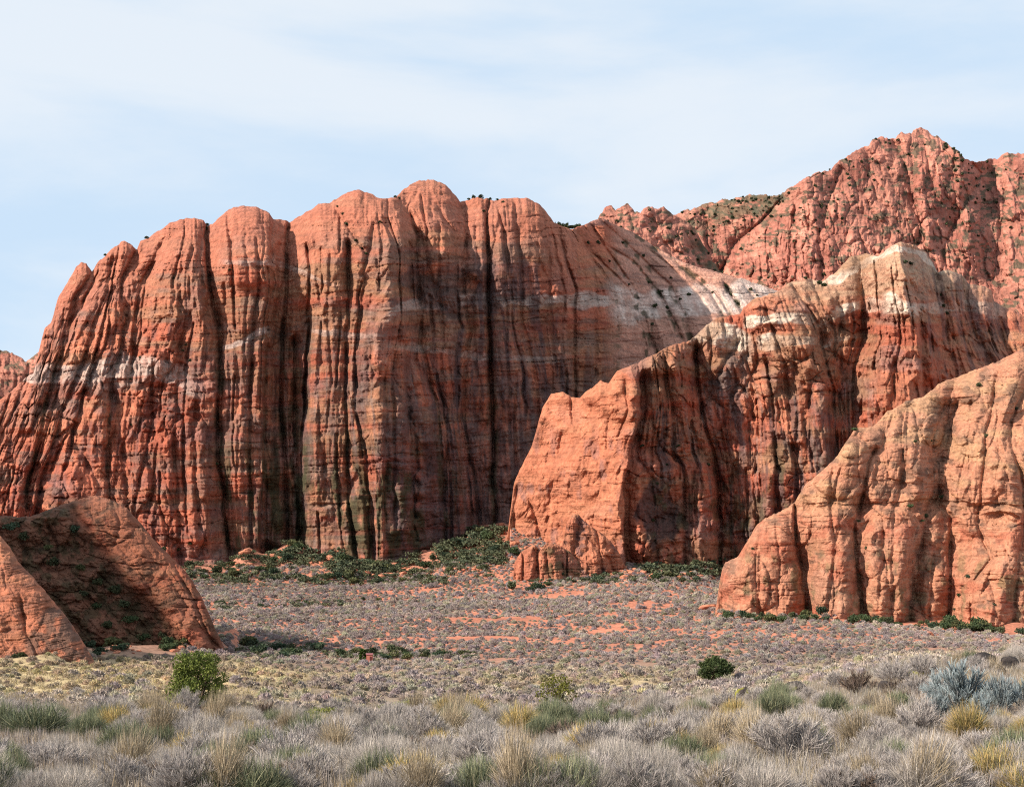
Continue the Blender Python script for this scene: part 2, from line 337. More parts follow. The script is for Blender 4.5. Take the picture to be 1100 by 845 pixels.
def col_main(px, py, u, s, crease, cellid, cr, seed):
    c = base_col(px, py, u, s, crease, cellid, seed)
    top = 1-sm(30, 95, s)
    c = mix(c, PNK, 0.75*top*(px < 620))
    c = mix(c, TAN*0.75, 0.7*sm(-0.2, 0.4, fbm(px/80, py/9, 4, 4))*sm(30, 70, s)*sm(180, 260, px))
    c = mix(c, np.array([.22, .15, .12]), 0.6*sm(0.0, 0.4, fbm(px/30, py/8, 14, 4))*sm(20, 60, s))
    # pale bleached beds
    w = band(px, py, [(0, 402), (60, 404), (120, 398), (160, 392), (185, 400), (215, 420)], 15, 1, 4.5)*0.8*(1-sm(175, 230, px))
    w = np.maximum(w, 0.5*band(px, py, [(100, 420), (200, 395)], 8, 9, 6)*sm(90, 130, px)*(1-sm(180, 215, px)))
    w = np.maximum(w, band(px, py, [(230, 378), (262, 366), (275, 358), (300, 350)], 3.5, 2, 2)*sm(236, 246, px)*(1-sm(284, 292, px))*0.9)
    w = np.maximum(w, band(px, py, [(150, 280), (300, 283), (420, 330)], 3, 3, 2)*0.45*sm(230, 250, px)*(1-sm(330, 380, px)))
    w = np.maximum(w, band(px, py, [(330, 352), (400, 356), (430, 330), (500, 322), (570, 322), (640, 322)], 8, 5, 4)*sm(405, 430, px)*0.75)
    w = np.maximum(w, band(px, py, [(440, 372), (520, 383), (600, 388)], 5, 6, 3)*sm(410, 450, px)*(1-sm(585, 620, px))*0.5)
    w = np.maximum(w, band(px, py, [(320, 355), (420, 362)], 3, 7, 3)*0.5*sm(325, 340, px)*(1-sm(400, 430, px)))
    w = np.maximum(w, band(px, py, [(620, 323), (655, 325), (700, 328), (760, 325), (830, 318), (860, 318)], 24, 8, 3)*sm(648, 662, px)*0.95)
    w = np.maximum(w, band(px, py, [(620, 322), (660, 323)], 9, 10, 1)*sm(622, 630, px)*(1-sm(655, 665, px))*0.9)
    w = w*(0.9+0.4*fbm(u/5, py/14, 77, 3))
    c = mix(c, WHT*(1+.4*sm(650, 670, px))[..., None], np.clip(w, 0, 1))
    slab = sm(650, 670, px)
    c = mix(c, np.array([.60, .33, .25]), 0.85*slab*(1-w))
    c = mix(c, np.array([.26, .15, .125]), 0.6*slab*(1-w)*sm(0.0, 0.4, fbm(px/40, (py-.15*px)/4, 12, 4)))
    c = mix(c, GRN, slab*0.8*sm(3, 7, cr)*sm(0.0, 0.3, fbm(px/6, py/6, 53, 2)))
    c = mix(c, GRY*0.8, slab*np.clip(w, 0, 1)*0.5*sm(0.0, 0.5, fbm(px/16, py/4, 13, 4)))
    # desert varnish and seep streaks, plus shade painted into the lower recess
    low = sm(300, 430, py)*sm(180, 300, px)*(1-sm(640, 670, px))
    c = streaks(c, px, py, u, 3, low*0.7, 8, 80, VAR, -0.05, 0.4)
    c = mix(c, np.array([.16, .10, .105]), 0.55*sm(420, 520, py)*sm(400, 440, px)*(1-sm(600, 640, px)))  # cast shade of the recess, painted as a dark tone
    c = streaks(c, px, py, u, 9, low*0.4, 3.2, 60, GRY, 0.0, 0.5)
    c = streaks(c, px, py, u, 19, sm(240, 300, py)*sm(440, 480, px)*(1-sm(600, 620, px))*0.75, 7, 60, VAR*1.1, -0.05, 0.4)
    c = mix(c, VAR*0.9, 0.8*sm(0.0, 0.35, fbm(px/22, py/16, 41, 4)+0.55-((px-490)/85)**2-((py-315)/28)**2*0.5)*(px > 400)*0.8)
    c = streaks(c, px, py, u, 29, (1-sm(200, 260, px))*sm(300, 360, py)*0.45, 5, 40, VAR*1.4, 0.05, 0.5)
    c = mix(c, VAR*0.9, 0.75*sm(-0.1, 0.35, fbm(u/10, py/60, 42, 4)-((px-460)/50)**2+0.15)*sm(440, 490, py))  # streaky varnish that also deepens the painted shade of this recess
    # lichen low in the joints
    g = sm(440, 520, py)*sm(215, 250, px)*(1-sm(460, 520, px))
    c = mix(c, GRN, 0.85*g*sm(0.05, 0.4, fbm(u/9, py/40, 51, 4)+0.15*np.clip(cr/8, 0, 1)))
    c = mix(c, GRN*1.1, 0.7*sm(9, 16, cr)*sm(330, 420, py)*sm(-0.2, 0.3, fbm(px/8, py/18, 52)))
    c = mix(c, DRK*.9, 0.5*(1-sm(0.0, 0.05, np.abs(vn((py+3*fbm(px/70, py/70, 9, 3))/11, px/260, 97)-0.5)))*sm(60, 100, s))
    c = mix(c, VAR, 0.2*crease)
    return c
D_MAIN = [(-90, 480), (0, 484), (120, 486), (200, 492), (232, 500), (282, 504), (298, 519), (320, 519), (334, 508), (415, 494), (434, 502), (450, 520), (480, 528), (512, 537), (524, 532), (600, 542), (656, 549), (700, 548), (760, 545), (900, 566)]
BL_MAIN = [(399, 300, 8, 14, -7), (436, 246, 15, 26, 8), (70, 470, 8, 14, 7), (80, 500, 12, 18, 7), (110, 445, 16, 30, 8), (115, 470, 8, 12, 5), (170, 400, 14, 16, 6), (300, 575, 9, 30, 9), (205, 425, 14, 30, 8),
           (175, 372, 16, 30, 8), (190, 300, 24, 45, 9), (212, 305, 12, 40, 9), (257, 265, 34, 50, 8), (345, 262, 26, 46, 8), (385, 250, 26, 46, 8), (465, 235, 30, 46, 9), (425, 262, 14, 34, 7), (570, 250, 26, 50, 6), (258, 330, 16, 34, 5), (345, 340, 20, 50, 5), (395, 380, 16, 40, 5), (420, 350, 14, 10, -3), (30, 500, 22, 40, -8), (445, 315, 10, 10, -5), (28, 545, 26, 16, 8), (50, 535, 16, 16, 8), (90, 530, 16, 22, 6), (536, 556, 13, 60, 16), (552, 566, 9, 44, 12), (524, 570, 9, 36, 9), (232, 560, 10, 40, -6), (150, 520, 10, 40, 7), (175, 500, 12, 50, 7), (212, 540, 12, 50, 8), (48, 470, 14, 34, 7), (110, 500, 14, 40, 8), (80, 440, 16, 30, 6)]
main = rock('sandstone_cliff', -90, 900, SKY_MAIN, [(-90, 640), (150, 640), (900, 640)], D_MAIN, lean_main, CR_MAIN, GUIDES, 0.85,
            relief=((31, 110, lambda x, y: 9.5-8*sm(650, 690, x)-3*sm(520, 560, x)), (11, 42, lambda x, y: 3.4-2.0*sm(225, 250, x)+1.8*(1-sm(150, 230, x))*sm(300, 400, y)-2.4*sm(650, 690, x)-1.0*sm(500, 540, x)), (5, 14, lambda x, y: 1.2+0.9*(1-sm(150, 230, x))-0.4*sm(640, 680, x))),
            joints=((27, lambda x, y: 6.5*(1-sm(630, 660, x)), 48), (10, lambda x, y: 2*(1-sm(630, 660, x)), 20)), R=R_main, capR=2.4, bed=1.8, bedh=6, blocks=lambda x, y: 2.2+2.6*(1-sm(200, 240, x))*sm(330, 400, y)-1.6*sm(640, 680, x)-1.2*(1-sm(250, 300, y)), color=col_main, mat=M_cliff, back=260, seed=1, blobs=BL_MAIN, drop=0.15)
tag(main.o, 'huge fluted red sandstone cliff with rounded domes and deep black vertical cracks', 'cliff')

# ---- middle buttress and banded domes
SKY_MID = [(530, 640), (543, 590), (552, 520), (558, 505), (571, 480), (583, 437), (592, 423), (604, 421), (614, 426), (623, 427), (632, 419), (646, 409), (654, 411), (663, 398), (681, 391), (692, 385), (704, 380), (713, 374), (725, 369), (738, 368), (744, 364), (759, 349), (771, 341), (788, 339), (795, 337), (799, 330), (809, 321), (820, 318), (832, 314), (851, 303), (865, 299), (884, 302), (898, 292), (912, 276), (931, 272), (943, 276), (949, 272), (957, 263), (969, 260), (983, 263), (995, 271), (1002, 283), (1007, 292), (1021, 290), (1033, 295), (1040, 304), (1056, 307), (1065, 311), (1068, 323), (1080, 330), (1100, 338), (1180, 350)]
G_MID = [
 [(583, 437), (560, 600)],
 [(687, 400), (687, 443), (675, 483), (669, 523), (668, 560), (672, 620)],
 [(712, 380), (721, 431), (724, 486), (735, 501), (735, 620)],
 [(748, 366), (750, 415), (758, 455), (769, 492), (774, 529), (775, 620)],
 [(797, 338), (800, 380), (812, 440), (814, 549), (815, 620)],
 [(820, 320), (837, 373), (844, 397), (846, 435), (855, 506), (858, 620)],
 [(852, 303), (872, 338), (880, 354), (886, 382), (894, 416), (897, 464), (900, 540)],
 [(925, 275), (928, 314), (930, 363), (919, 392), (917, 430), (917, 500)],
 [(972, 262), (980, 316), (986, 345), (990, 370), (989, 392), (995, 440)],
 [(1004, 290), (1014, 333), (1019, 373), (1030, 410)],
 [(1036, 300), (1040, 333), (1049, 364), (1065, 400)],
 [(1067, 318), (1071, 345), (1080, 375), (1092, 395)],
]
def D(i, dep, spread, sh=3, st=0, sw=20): return (G_MID[i], dep, spread, sh, st, sw)
CR_MID = [D(1, 5, 8, 3, 42, 42), D(2, 10, 7, 6, 6, 12), D(3, 30, 10, 12, -4, 12), D(4, 7, 7, 4, 5, 12), D(5, 9, 7, 6, 5, 14), D(6, 22, 8, 10, 8, 12), D(7, 16, 7, 6, -6, 14), D(8, 10, 8, 4, 30, 26), D(9, 12, 7, 5, 6, 12), D(10, 8, 6, 4, 8, 12), D(11, 16, 7, 6, 10, 12),
 ([(797, 362), (780, 390), (762, 428), (755, 445)], 8, 6, 4, -10, 16), ([(814, 366), (812, 395), (800, 416), (787, 436), (780, 460)], 7, 6, 3, 6, 12),
 ([(797, 340), (806, 356), (820, 368)], 6, 5, 4), ([(834, 471), (832, 540), (833, 600)], 8, 5, 5, 5, 8), ([(857, 440), (857, 520)], 6, 5, 5), ([(746, 380), (748, 425)], 7, 6, 4),
 ([(960, 385), (961, 430)], 8, 5, 4), ([(945, 330), (940, 380), (945, 420)], 4, 6, 2), ([(1010, 330), (1026, 370), (1036, 400)], 5, 5, 3), ([(1026, 310), (1032, 350), (1042, 385)], 5, 5, 3),
 ([(996, 360), (1006, 395), (1016, 420)], 6, 5, 3, 5, 8), ([(870, 400), (868, 440), (872, 500)], 5, 6, 3), ([(702, 445), (700, 500), (703, 560), (704, 600)], 7, 5, 4), ([(752, 500), (748, 540), (746, 590)], 6, 6, 4),
 ([(614, 425), (617, 455)], 4, 4, 3), ([(603, 465), (597, 495)], 5, 5, 3, 6, 8), ([(672, 405), (675, 440), (665, 470)], 6, 5, 4), ([(640, 415), (636, 450)], 2, 5, 1), ([(568, 535), (580, 570), (584, 590)], 10, 5, 6, -8, 8), ([(556, 520), (552, 570)], 6, 5, 3),
 ([(655, 445), (650, 470), (656, 500)], 3, 5, 2), ([(792, 470), (790, 540)], 5, 6, 3), ([(905, 320), (902, 360), (905, 400)], 4, 6, 2)]
def lean_mid(px, py):
    l = 0.16 + 0.35*sm(430, 320, py)*sm(780, 860, px)
    l = l + 0.5*sm(430, 395, py)*(1-sm(700, 760, px))
    return l + 0*px
def R_mid(px): return np.interp(px, [540, 600, 640, 700, 800, 960, 1040, 1100], [10, 14, 22, 26, 34, 46, 40, 30])
def col_mid(px, py, u, s, crease, cellid, cr, seed):
    c = base_col(px, py, u, s, crease, cellid, seed)
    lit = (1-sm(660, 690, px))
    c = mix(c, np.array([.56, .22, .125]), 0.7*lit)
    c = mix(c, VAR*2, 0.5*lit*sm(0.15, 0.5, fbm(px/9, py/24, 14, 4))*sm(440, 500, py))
    cream = sm(780, 860, px)*sm(345, 300, py+6*fbm(px/30, py/12, 8))
    c = mix(c, np.array([.56, .40, .27]), 0.85*cream*(0.7+0.4*fbm(px/30, py/5, 6)))
    w = band(px, py, [(735, 372), (760, 355), (790, 362), (810, 380)], 13, 1, 4)*sm(738, 748, px)*(1-sm(795, 815, px))
    w = np.maximum(w, band(px, py, [(795, 346), (850, 340), (880, 345)], 7, 2, 2)*sm(797, 803, px)*(1-sm(872, 880, px)))
    w = np.maximum(w, band(px, py, [(810, 368), (850, 366), (885, 366)], 8, 3, 2)*sm(810, 820, px)*(1-sm(876, 884, px)))
    w = np.maximum(w, band(px, py, [(880, 348), (900, 334), (928, 328)], 7, 4, 4)*sm(874, 884, px)*(1-sm(920, 928, px)))
    w = np.maximum(w, band(px, py, [(880, 375), (895, 366), (915, 362)], 5, 6, 4)*sm(878, 888, px)*(1-sm(905, 925, px))*.8)
    w = np.maximum(w, band(px, py, [(930, 326), (965, 326), (985, 332)], 11, 5, 3)*sm(945, 957, px)*(1-sm(982, 990, px)))
    w = np.maximum(w, 0.55*band(px, py, [(930, 328), (1000, 330), (1040, 328), (1100, 340)], 8, 7, 4)*sm(928, 934, px)*(1-sm(1060, 1090, px)))
    w = np.maximum(w, 0.8*sm(860, 900, px)*band(px, py, [(850, 303), (900, 299), (930, 282), (960, 268), (985, 270), (1010, 290)], 6, 8, 4)*(1-sm(1000, 1020, px)))
    w = np.clip(w*(0.85+0.4*fbm(px/7, py/7, 88, 3)), 0, 1)
    c = mix(c, np.array([.72, .61, .50]), w)
    c = mix(c, GRY*.62, 0.85*sm(-0.2, 0.25, fbm(px/12, py/12, 15, 4))*sm(755, 765, px)*(1-sm(795, 810, px))*sm(348, 362, py)*(1-sm(415, 440, py)))
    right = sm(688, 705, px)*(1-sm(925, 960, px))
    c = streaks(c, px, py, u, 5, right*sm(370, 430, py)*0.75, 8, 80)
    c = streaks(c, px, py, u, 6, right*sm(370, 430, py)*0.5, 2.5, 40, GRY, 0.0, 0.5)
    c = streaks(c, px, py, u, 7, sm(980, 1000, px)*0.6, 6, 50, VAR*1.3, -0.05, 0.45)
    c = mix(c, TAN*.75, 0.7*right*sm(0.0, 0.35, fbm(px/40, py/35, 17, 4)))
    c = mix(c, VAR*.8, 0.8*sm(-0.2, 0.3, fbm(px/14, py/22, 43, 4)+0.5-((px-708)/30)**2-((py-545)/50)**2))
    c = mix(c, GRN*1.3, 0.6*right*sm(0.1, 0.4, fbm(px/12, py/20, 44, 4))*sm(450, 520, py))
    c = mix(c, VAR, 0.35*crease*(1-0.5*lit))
    return c
def ex_mid(px, py, u):
    # knobs at the head of the shaded side stand forward into the light; a low shelf too
    k = sm(684, 702, px)*(1-sm(762, 792, px))
    b = 22*sm(492, 430, py+10*fbm(px/16, px*0, 3, 3))*k*(0.6+0.6*vn(px/15, px*0+2, 8))
    return b + 9*sm(556, 566, py+8*fbm(px/12, px*0+5, 4, 3))*sm(676, 690, px)*(1-sm(765, 785, px)) + 5*sm(455, 462, py+5*fbm(px/20, px*0+1, 9, 3))*sm(800, 830, px)*(1-sm(925, 960, px))
D_MID = [(530, 474), (560, 466), (600, 452), (640, 434), (672, 422), (700, 431), (740, 441), (775, 454), (800, 447), (850, 438), (880, 436), (900, 448), (925, 446), (945, 430), (975, 420), (990, 424), (1010, 444), (1060, 462), (1180, 490)]
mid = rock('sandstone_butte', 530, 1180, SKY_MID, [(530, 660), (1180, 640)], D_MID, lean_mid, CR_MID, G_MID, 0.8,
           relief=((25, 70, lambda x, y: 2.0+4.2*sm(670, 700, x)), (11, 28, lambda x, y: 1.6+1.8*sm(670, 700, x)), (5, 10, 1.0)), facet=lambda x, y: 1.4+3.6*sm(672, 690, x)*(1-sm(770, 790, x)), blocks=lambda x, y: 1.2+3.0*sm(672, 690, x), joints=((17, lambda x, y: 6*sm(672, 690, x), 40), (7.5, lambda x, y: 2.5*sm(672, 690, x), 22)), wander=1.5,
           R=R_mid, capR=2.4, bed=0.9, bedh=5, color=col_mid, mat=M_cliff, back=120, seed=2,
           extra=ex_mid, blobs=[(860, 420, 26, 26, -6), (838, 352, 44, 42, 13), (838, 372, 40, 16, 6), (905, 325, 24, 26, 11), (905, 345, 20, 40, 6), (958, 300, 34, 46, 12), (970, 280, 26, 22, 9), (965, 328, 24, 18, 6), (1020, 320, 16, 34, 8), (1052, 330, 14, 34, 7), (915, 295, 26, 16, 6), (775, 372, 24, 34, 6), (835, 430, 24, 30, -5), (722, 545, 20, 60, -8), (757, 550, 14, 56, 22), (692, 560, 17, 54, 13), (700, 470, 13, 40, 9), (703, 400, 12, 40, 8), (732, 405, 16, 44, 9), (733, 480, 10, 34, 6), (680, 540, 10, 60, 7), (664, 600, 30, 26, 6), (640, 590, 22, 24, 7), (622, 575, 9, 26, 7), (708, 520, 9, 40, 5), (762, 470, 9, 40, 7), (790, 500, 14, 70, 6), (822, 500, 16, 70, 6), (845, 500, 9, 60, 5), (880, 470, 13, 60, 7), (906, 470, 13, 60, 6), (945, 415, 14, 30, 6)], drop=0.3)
tag(mid.o, 'red butte with cream banded domes and one flat sunlit wall at its left', 'butte')

# ---- right outcrop
SKY_R = [(768, 660), (773, 625), (776, 611), (779, 604), (793, 597), (811, 567), (821, 556), (846, 545), (854, 538), (864, 522), (882, 506), (900, 489), (914, 467), (918, 460), (939, 458), (953, 442), (971, 432), (992, 425), (1010, 412), (1035, 402), (1060, 393), (1100, 375), (1180, 345), (1260, 330)]
G_R = [
 [(811, 585), (815, 592), (816, 680)],
 [(853, 538), (855, 585), (864, 613), (866, 700)],
 [(895, 500), (890, 540), (896, 592), (892, 627), (882, 700)],
 [(940, 480), (932, 496), (928, 531), (917, 560), (919, 599), (923, 641), (926, 700)],
 [(975, 432), (972, 480), (967, 517), (960, 560), (958, 620), (955, 700)],
 [(1012, 430), (1001, 489), (1002, 528), (994, 549), (988, 585), (981, 613), (974, 700)],
 [(1030, 430), (1010, 490), (1010, 542), (1022, 553), (1020, 599), (1018, 700)],
 [(1072, 400), (1060, 470), (1050, 556), (1063, 600), (1045, 627), (1040, 700)],
 [(1110, 400), (1084, 453), (1083, 474), (1095, 503), (1100, 560), (1090, 640), (1088, 700)],
 [(1180, 400), (1160, 560), (1150, 700)],
]
def E(i, dep, spread, sh=3, st=0, sw=20): return (G_R[i], dep, spread, sh, st, sw)
CR_R = [E(0, 6, 8, 3), E(1, 22, 8, 12, 6, 14), E(2, 9, 8, 4, 6, 12), E(3, 18, 8, 7, 6, 14), E(4, 8, 9, 3, 4, 12), E(5, 18, 9, 6, 16, 14), E(6, 13, 8, 6, 6, 12), E(7, 12, 9, 4), E(8, 13, 9, 6, 6, 14), E(9, 10, 10, 4),
 ([(947, 545), (948, 600), (944, 650)], 5, 6, 2), ([(1073, 588), (1063, 613), (1052, 640)], 7, 5, 4, 5, 8), ([(905, 500), (898, 520), (893, 545)], 6, 6, 3), ([(835, 560), (838, 610), (836, 660)], 4, 7, 2),
 ([(1040, 470), (1032, 520), (1030, 545)], 5, 6, 3), ([(958, 445), (948, 480), (940, 510), (938, 540)], 7, 7, 3, 4, 10), ([(1046, 430), (1040, 480), (1046, 530)], 5, 7, 2), ([(1003, 590), (1000, 640), (998, 670)], 5, 6, 3)]
def lean_r(px, py):
    return 0.35 + 0.55*sm(545, 480, py)*sm(860, 960, px) + 0.15*sm(0, 1, (px-900)/200)
def ex_r(px, py, u):
    led = 0
    sh_ = terp(px, [(840, 560), (864, 552), (880, 540), (918, 546), (923, 562), (932, 552), (955, 544), (988, 552), (996, 566), (1012, 545), (1040, 556), (1075, 548), (1120, 552)])+4*fbm(px/9, py*0, 7, 3)
    led = -10*sm(-2, 5, sh_-py)*sm(850, 868, px)
    for pts, am in (([(864, 538), (928, 540), (990, 536), (1030, 537), (1100, 541)], 5.0), ([(1020, 556), (1060, 546), (1100, 552)], 3.5), ([(880, 505), (960, 515), (1000, 520)], 2.5), ([(1040, 612), (1100, 622)], 2.5), ([(950, 470), (1010, 455), (1100, 440)], 2.5)):
        d = py-terp(px, pts)-3*fbm(px/15, py/15, 5)
        m = sm(pts[0][0]-8, pts[0][0]+8, px)*(1-sm(pts[-1][0]-8, pts[-1][0]+30, px)) if pts[-1][0] < 1100 else sm(pts[0][0]-8, pts[0][0]+8, px)
        led = led - am*m*sm(0, 1.5, d)*np.exp(-np.maximum(d, 0)/9)
    f1, f2, i = worley((px+0.5*py+6*fbm(px/30, py/30, 6))/30, (py-0.35*px+6*fbm(px/30, py/30, 7))/10, 77)
    led = led - 1.3*(1-sm(0, 0.14, f2-f1))*sm(560, 500, py)*sm(900, 980, px)
    return led
def col_r(px, py, u, s, crease, cellid, cr, seed):
    c = base_col(px, py, u, s, crease, cellid*0.7, seed)
    c = mix(c, np.array([.53, .27, .17]), 0.7)
    c = mix(c, np.array([.50, .30, .17]), 0.7*sm(0.0, 0.45, fbm(px/45, py/18, 9, 4)+0.2)*sm(570, 520, py))
    c = mix(c, np.array([.20, .12, .085]), 0.75*sm(0.2, 0.5, fbm(px/16, py/11, 10, 5)))
    c = mix(c, RED*1.05, 0.6*sm(0.05, 0.45, fbm(px/20, py/14, 11, 4))*sm(530, 560, py))
    c = mix(c, GRN*2.2, 0.55*sm(0.2, 0.5, fbm(u/10, py/16, 12, 4)+0.1*np.clip(cr/10, 0, 1))*sm(560, 620, py))
    c = mix(c, VAR, 0.3*crease)
    return c
D_R = [(768, 262), (780, 252), (800, 246), (870, 243), (900, 238), (940, 240), (980, 238), (1010, 243), (1040, 236), (1080, 230), (1130, 232), (1180, 226), (1260, 222)]
right = rock('sandstone_outcrop', 768, 1260, SKY_R, [(768, 710), (1260, 740)], D_R, lean_r, CR_R, G_R, 0.8,
             relief=((30, 64, 4.5), (13, 20, 1.5), (5, 8, .7)), facet=2.4, big=14, joints=(), blocks=1.4, R=lambda x: np.interp(x, [768, 790, 860, 960, 1100], [20, 36, 30, 26, 30]), capR=2.2, bed=1.1, bedh=5, color=col_r, mat=M_near, back=120, seed=3,
             blobs=[(a_, b_, c_, d_, e_*1.55) for a_, b_, c_, d_, e_ in [(799, 630, 28, 38, 9), (836, 612, 24, 62, 9), (893, 614, 27, 66, 11), (884, 640, 12, 30, 5), (953, 610, 32, 64, 12), (940, 630, 14, 44, 4), (1000, 606, 20, 56, 7), (1004, 640, 16, 34, 4), (1078, 640, 36, 56, 12), (1050, 650, 18, 34, 6), (905, 502, 36, 34, 9), (880, 524, 18, 20, 5),
                    (938, 498, 16, 42, 7), (962, 478, 12, 40, 7), (977, 470, 8, 34, 7), (1003, 462, 12, 18, 10), (995, 500, 22, 42, 7), (1045, 445, 26, 46, 9), (1082, 420, 26, 34, 8), (1048, 510, 32, 34, 8), (1090, 520, 20, 40, 7), (1025, 422, 28, 14, 6), (1072, 558, 24, 9, -9), (1068, 628, 12, 7, -6), (925, 545, 10, 16, -7), (915, 480, 16, 12, 5), (1115, 480, 22, 40, 8), (860, 560, 12, 26, 5),
                    (903, 575, 10, 12, -3), (948, 580, 12, 10, -4), (1030, 590, 14, 30, -5), (1095, 590, 14, 26, 5)]], extra=ex_r, drop=0.2)
tag(right.o, 'sunlit orange sandstone outcrop of cracked rounded lobes at the right of the valley', 'outcrop')

# ---- near left domes
SKY_L = [(-80, 575), (-40, 560), (0, 553), (20, 556), (35, 554), (60, 544), (76, 539), (89, 534), (105, 533), (117, 535), (135, 544), (152, 562), (167, 581), (188, 601), (206, 622), (216, 640), (227, 665), (238, 690), (246, 709), (252, 722)]
GL = [[(40, 555), (60, 600), (90, 650), (110, 720)], [(76, 541), (96, 569), (117, 594), (142, 629), (177, 661), (213, 702), (220, 720)], [(150, 556), (185, 605), (205, 640), (222, 680), (236, 715)]]
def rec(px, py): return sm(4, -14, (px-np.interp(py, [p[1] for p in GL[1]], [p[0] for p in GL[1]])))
def ex_l(px, py, u):
    r = rec(px, py)
    f1, f2, i = worley(px/9+fbm(px/20, py/20, 3), py/8, 5); g1, g2, j = worley(px/22, py/16, 6)
    return -r*(16+14*vn(px/26, py/26, 4))*sm(545, 590, py) + r*(3*i+2*np.sqrt(np.clip(f2-f1, 0, 1))+5*j) - 0.8*(1-sm(0, 0.2, np.abs(fbm((px-py*.8)/50, (py+.35*px)/6, 7, 2))))*(1-r) + r*7*fbm(px/16, py/16, 8, 4)
def col_l(px, py, u, s, crease, cellid, cr, seed):
    c = base_col(px, py, u, s, crease, cellid*0.6, seed)
    c = mix(c, np.array([.33, .13, .075]), 0.7)
    c = mix(c, np.array([.15, .085, .055]), 0.75*sm(0.0, 0.4, fbm((px-py)/40, (py+.6*px)/12, 9, 5)))
    c = mix(c, RED*0.9, 0.7*sm(0.1, 0.4, fbm(px/22, py/18, 10, 4)))
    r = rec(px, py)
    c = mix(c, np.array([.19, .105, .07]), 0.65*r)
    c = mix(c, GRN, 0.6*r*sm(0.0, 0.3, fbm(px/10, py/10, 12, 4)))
    return mix(c, VAR, 0.3*crease)
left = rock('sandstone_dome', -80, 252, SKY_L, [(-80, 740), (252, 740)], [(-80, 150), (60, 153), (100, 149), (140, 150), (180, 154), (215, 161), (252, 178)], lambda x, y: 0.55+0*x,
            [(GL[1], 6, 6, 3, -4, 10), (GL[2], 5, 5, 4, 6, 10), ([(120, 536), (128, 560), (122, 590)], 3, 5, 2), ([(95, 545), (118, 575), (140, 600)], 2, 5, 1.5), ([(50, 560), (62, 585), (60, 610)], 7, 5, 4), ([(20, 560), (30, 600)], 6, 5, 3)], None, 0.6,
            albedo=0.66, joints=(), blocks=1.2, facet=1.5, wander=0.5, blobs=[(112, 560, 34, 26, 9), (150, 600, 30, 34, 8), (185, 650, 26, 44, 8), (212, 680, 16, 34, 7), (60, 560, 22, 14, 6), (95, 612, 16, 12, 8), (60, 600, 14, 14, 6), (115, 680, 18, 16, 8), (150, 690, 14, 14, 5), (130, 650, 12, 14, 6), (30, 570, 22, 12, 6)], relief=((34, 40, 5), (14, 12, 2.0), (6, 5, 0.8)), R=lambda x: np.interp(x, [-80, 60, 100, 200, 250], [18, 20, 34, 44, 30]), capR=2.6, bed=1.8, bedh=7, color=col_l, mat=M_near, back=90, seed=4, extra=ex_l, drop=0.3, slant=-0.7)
tag(left.o, 'brown red sandstone dome with a shaded rubbly hollow at the left edge', 'dome')
SKY_L2 = [(-120, 560), (-40, 562), (0, 574), (10, 586), (21, 604), (35, 619), (53, 640), (71, 661), (85, 682), (97, 702), (106, 720)]
def ex_l2(px, py, u):
    d = px-terp(py, [(560, 2), (620, 6), (680, 24), (712, 40)])
    f = sm(-2, -16, d)
    return -14*f*np.exp(-np.maximum(-d, 0)/18) - 1.0*(1-sm(0, 0.16, np.abs(fbm((px)/60, (py+.25*px)/5, 17, 2))))
def col_l2(px, py, u, s, crease, cellid, cr, seed):
    c = base_col(px, py, u, s, crease, cellid*0.4, seed)
    c = mix(c, np.array([.47, .19, .11]), 0.65)
    c = mix(c, np.array([.22, .11, .08]), 0.55*sm(0.0, 0.4, fbm(px/40, (py+.3*px)/7, 9, 5)))
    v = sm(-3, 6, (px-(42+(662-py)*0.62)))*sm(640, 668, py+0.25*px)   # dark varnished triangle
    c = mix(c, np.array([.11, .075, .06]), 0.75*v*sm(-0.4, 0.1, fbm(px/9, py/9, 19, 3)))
    return mix(c, VAR, 0.3*crease)
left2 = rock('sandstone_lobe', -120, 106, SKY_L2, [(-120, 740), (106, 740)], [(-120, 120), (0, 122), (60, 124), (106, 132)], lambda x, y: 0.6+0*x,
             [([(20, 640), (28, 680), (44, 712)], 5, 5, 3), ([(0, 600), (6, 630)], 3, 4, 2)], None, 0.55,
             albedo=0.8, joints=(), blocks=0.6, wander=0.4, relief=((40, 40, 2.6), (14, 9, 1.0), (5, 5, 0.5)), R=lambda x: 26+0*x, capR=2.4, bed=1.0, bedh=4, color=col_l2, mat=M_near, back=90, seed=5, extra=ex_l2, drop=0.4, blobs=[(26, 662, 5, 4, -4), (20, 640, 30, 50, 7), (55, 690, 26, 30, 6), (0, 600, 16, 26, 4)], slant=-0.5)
tag(left2.o, 'smooth red sandstone lobe with fine layers, lowest at the left edge', 'outcrop')

# ---- knob below the buttress and the jumbled ridge, plateau and mountain behind
def col_far(px, py, u, s, crease, cellid, cr, seed):
    c = np.zeros(px.shape+(3,)) + np.array([.36, .152, .112])
    c = mix(c, np.array([.46, .20, .145]), sm(-0.3, 0.4, fbm(px/40, py/30, seed)))
    c = mix(c, np.array([.24, .08, .06]), 0.6*sm(0.0, 0.5, fbm(px/18, py/24, seed+1, 4)))
    c = c*(1+0.3*cellid[..., None])
    c = mix(c, np.array([.10, .06, .055]), 0.25*crease)
    c = mix(c, np.array([.075, .082, .05]), 0.75*sm(720, 760, px)*(1-sm(835, 856, px))*(1-sm(16, 34, s))*sm(-0.35, 0.0, fbm(px/9, py/4, seed+12, 3)))
    c = mix(c, np.array([.07, .075, .05]), 0.8*sm(0.16, 0.3, fbm(px/6, py/3.5, seed+2, 4)+0.2*fbm(px/50, py/40, seed+9)))
    return c
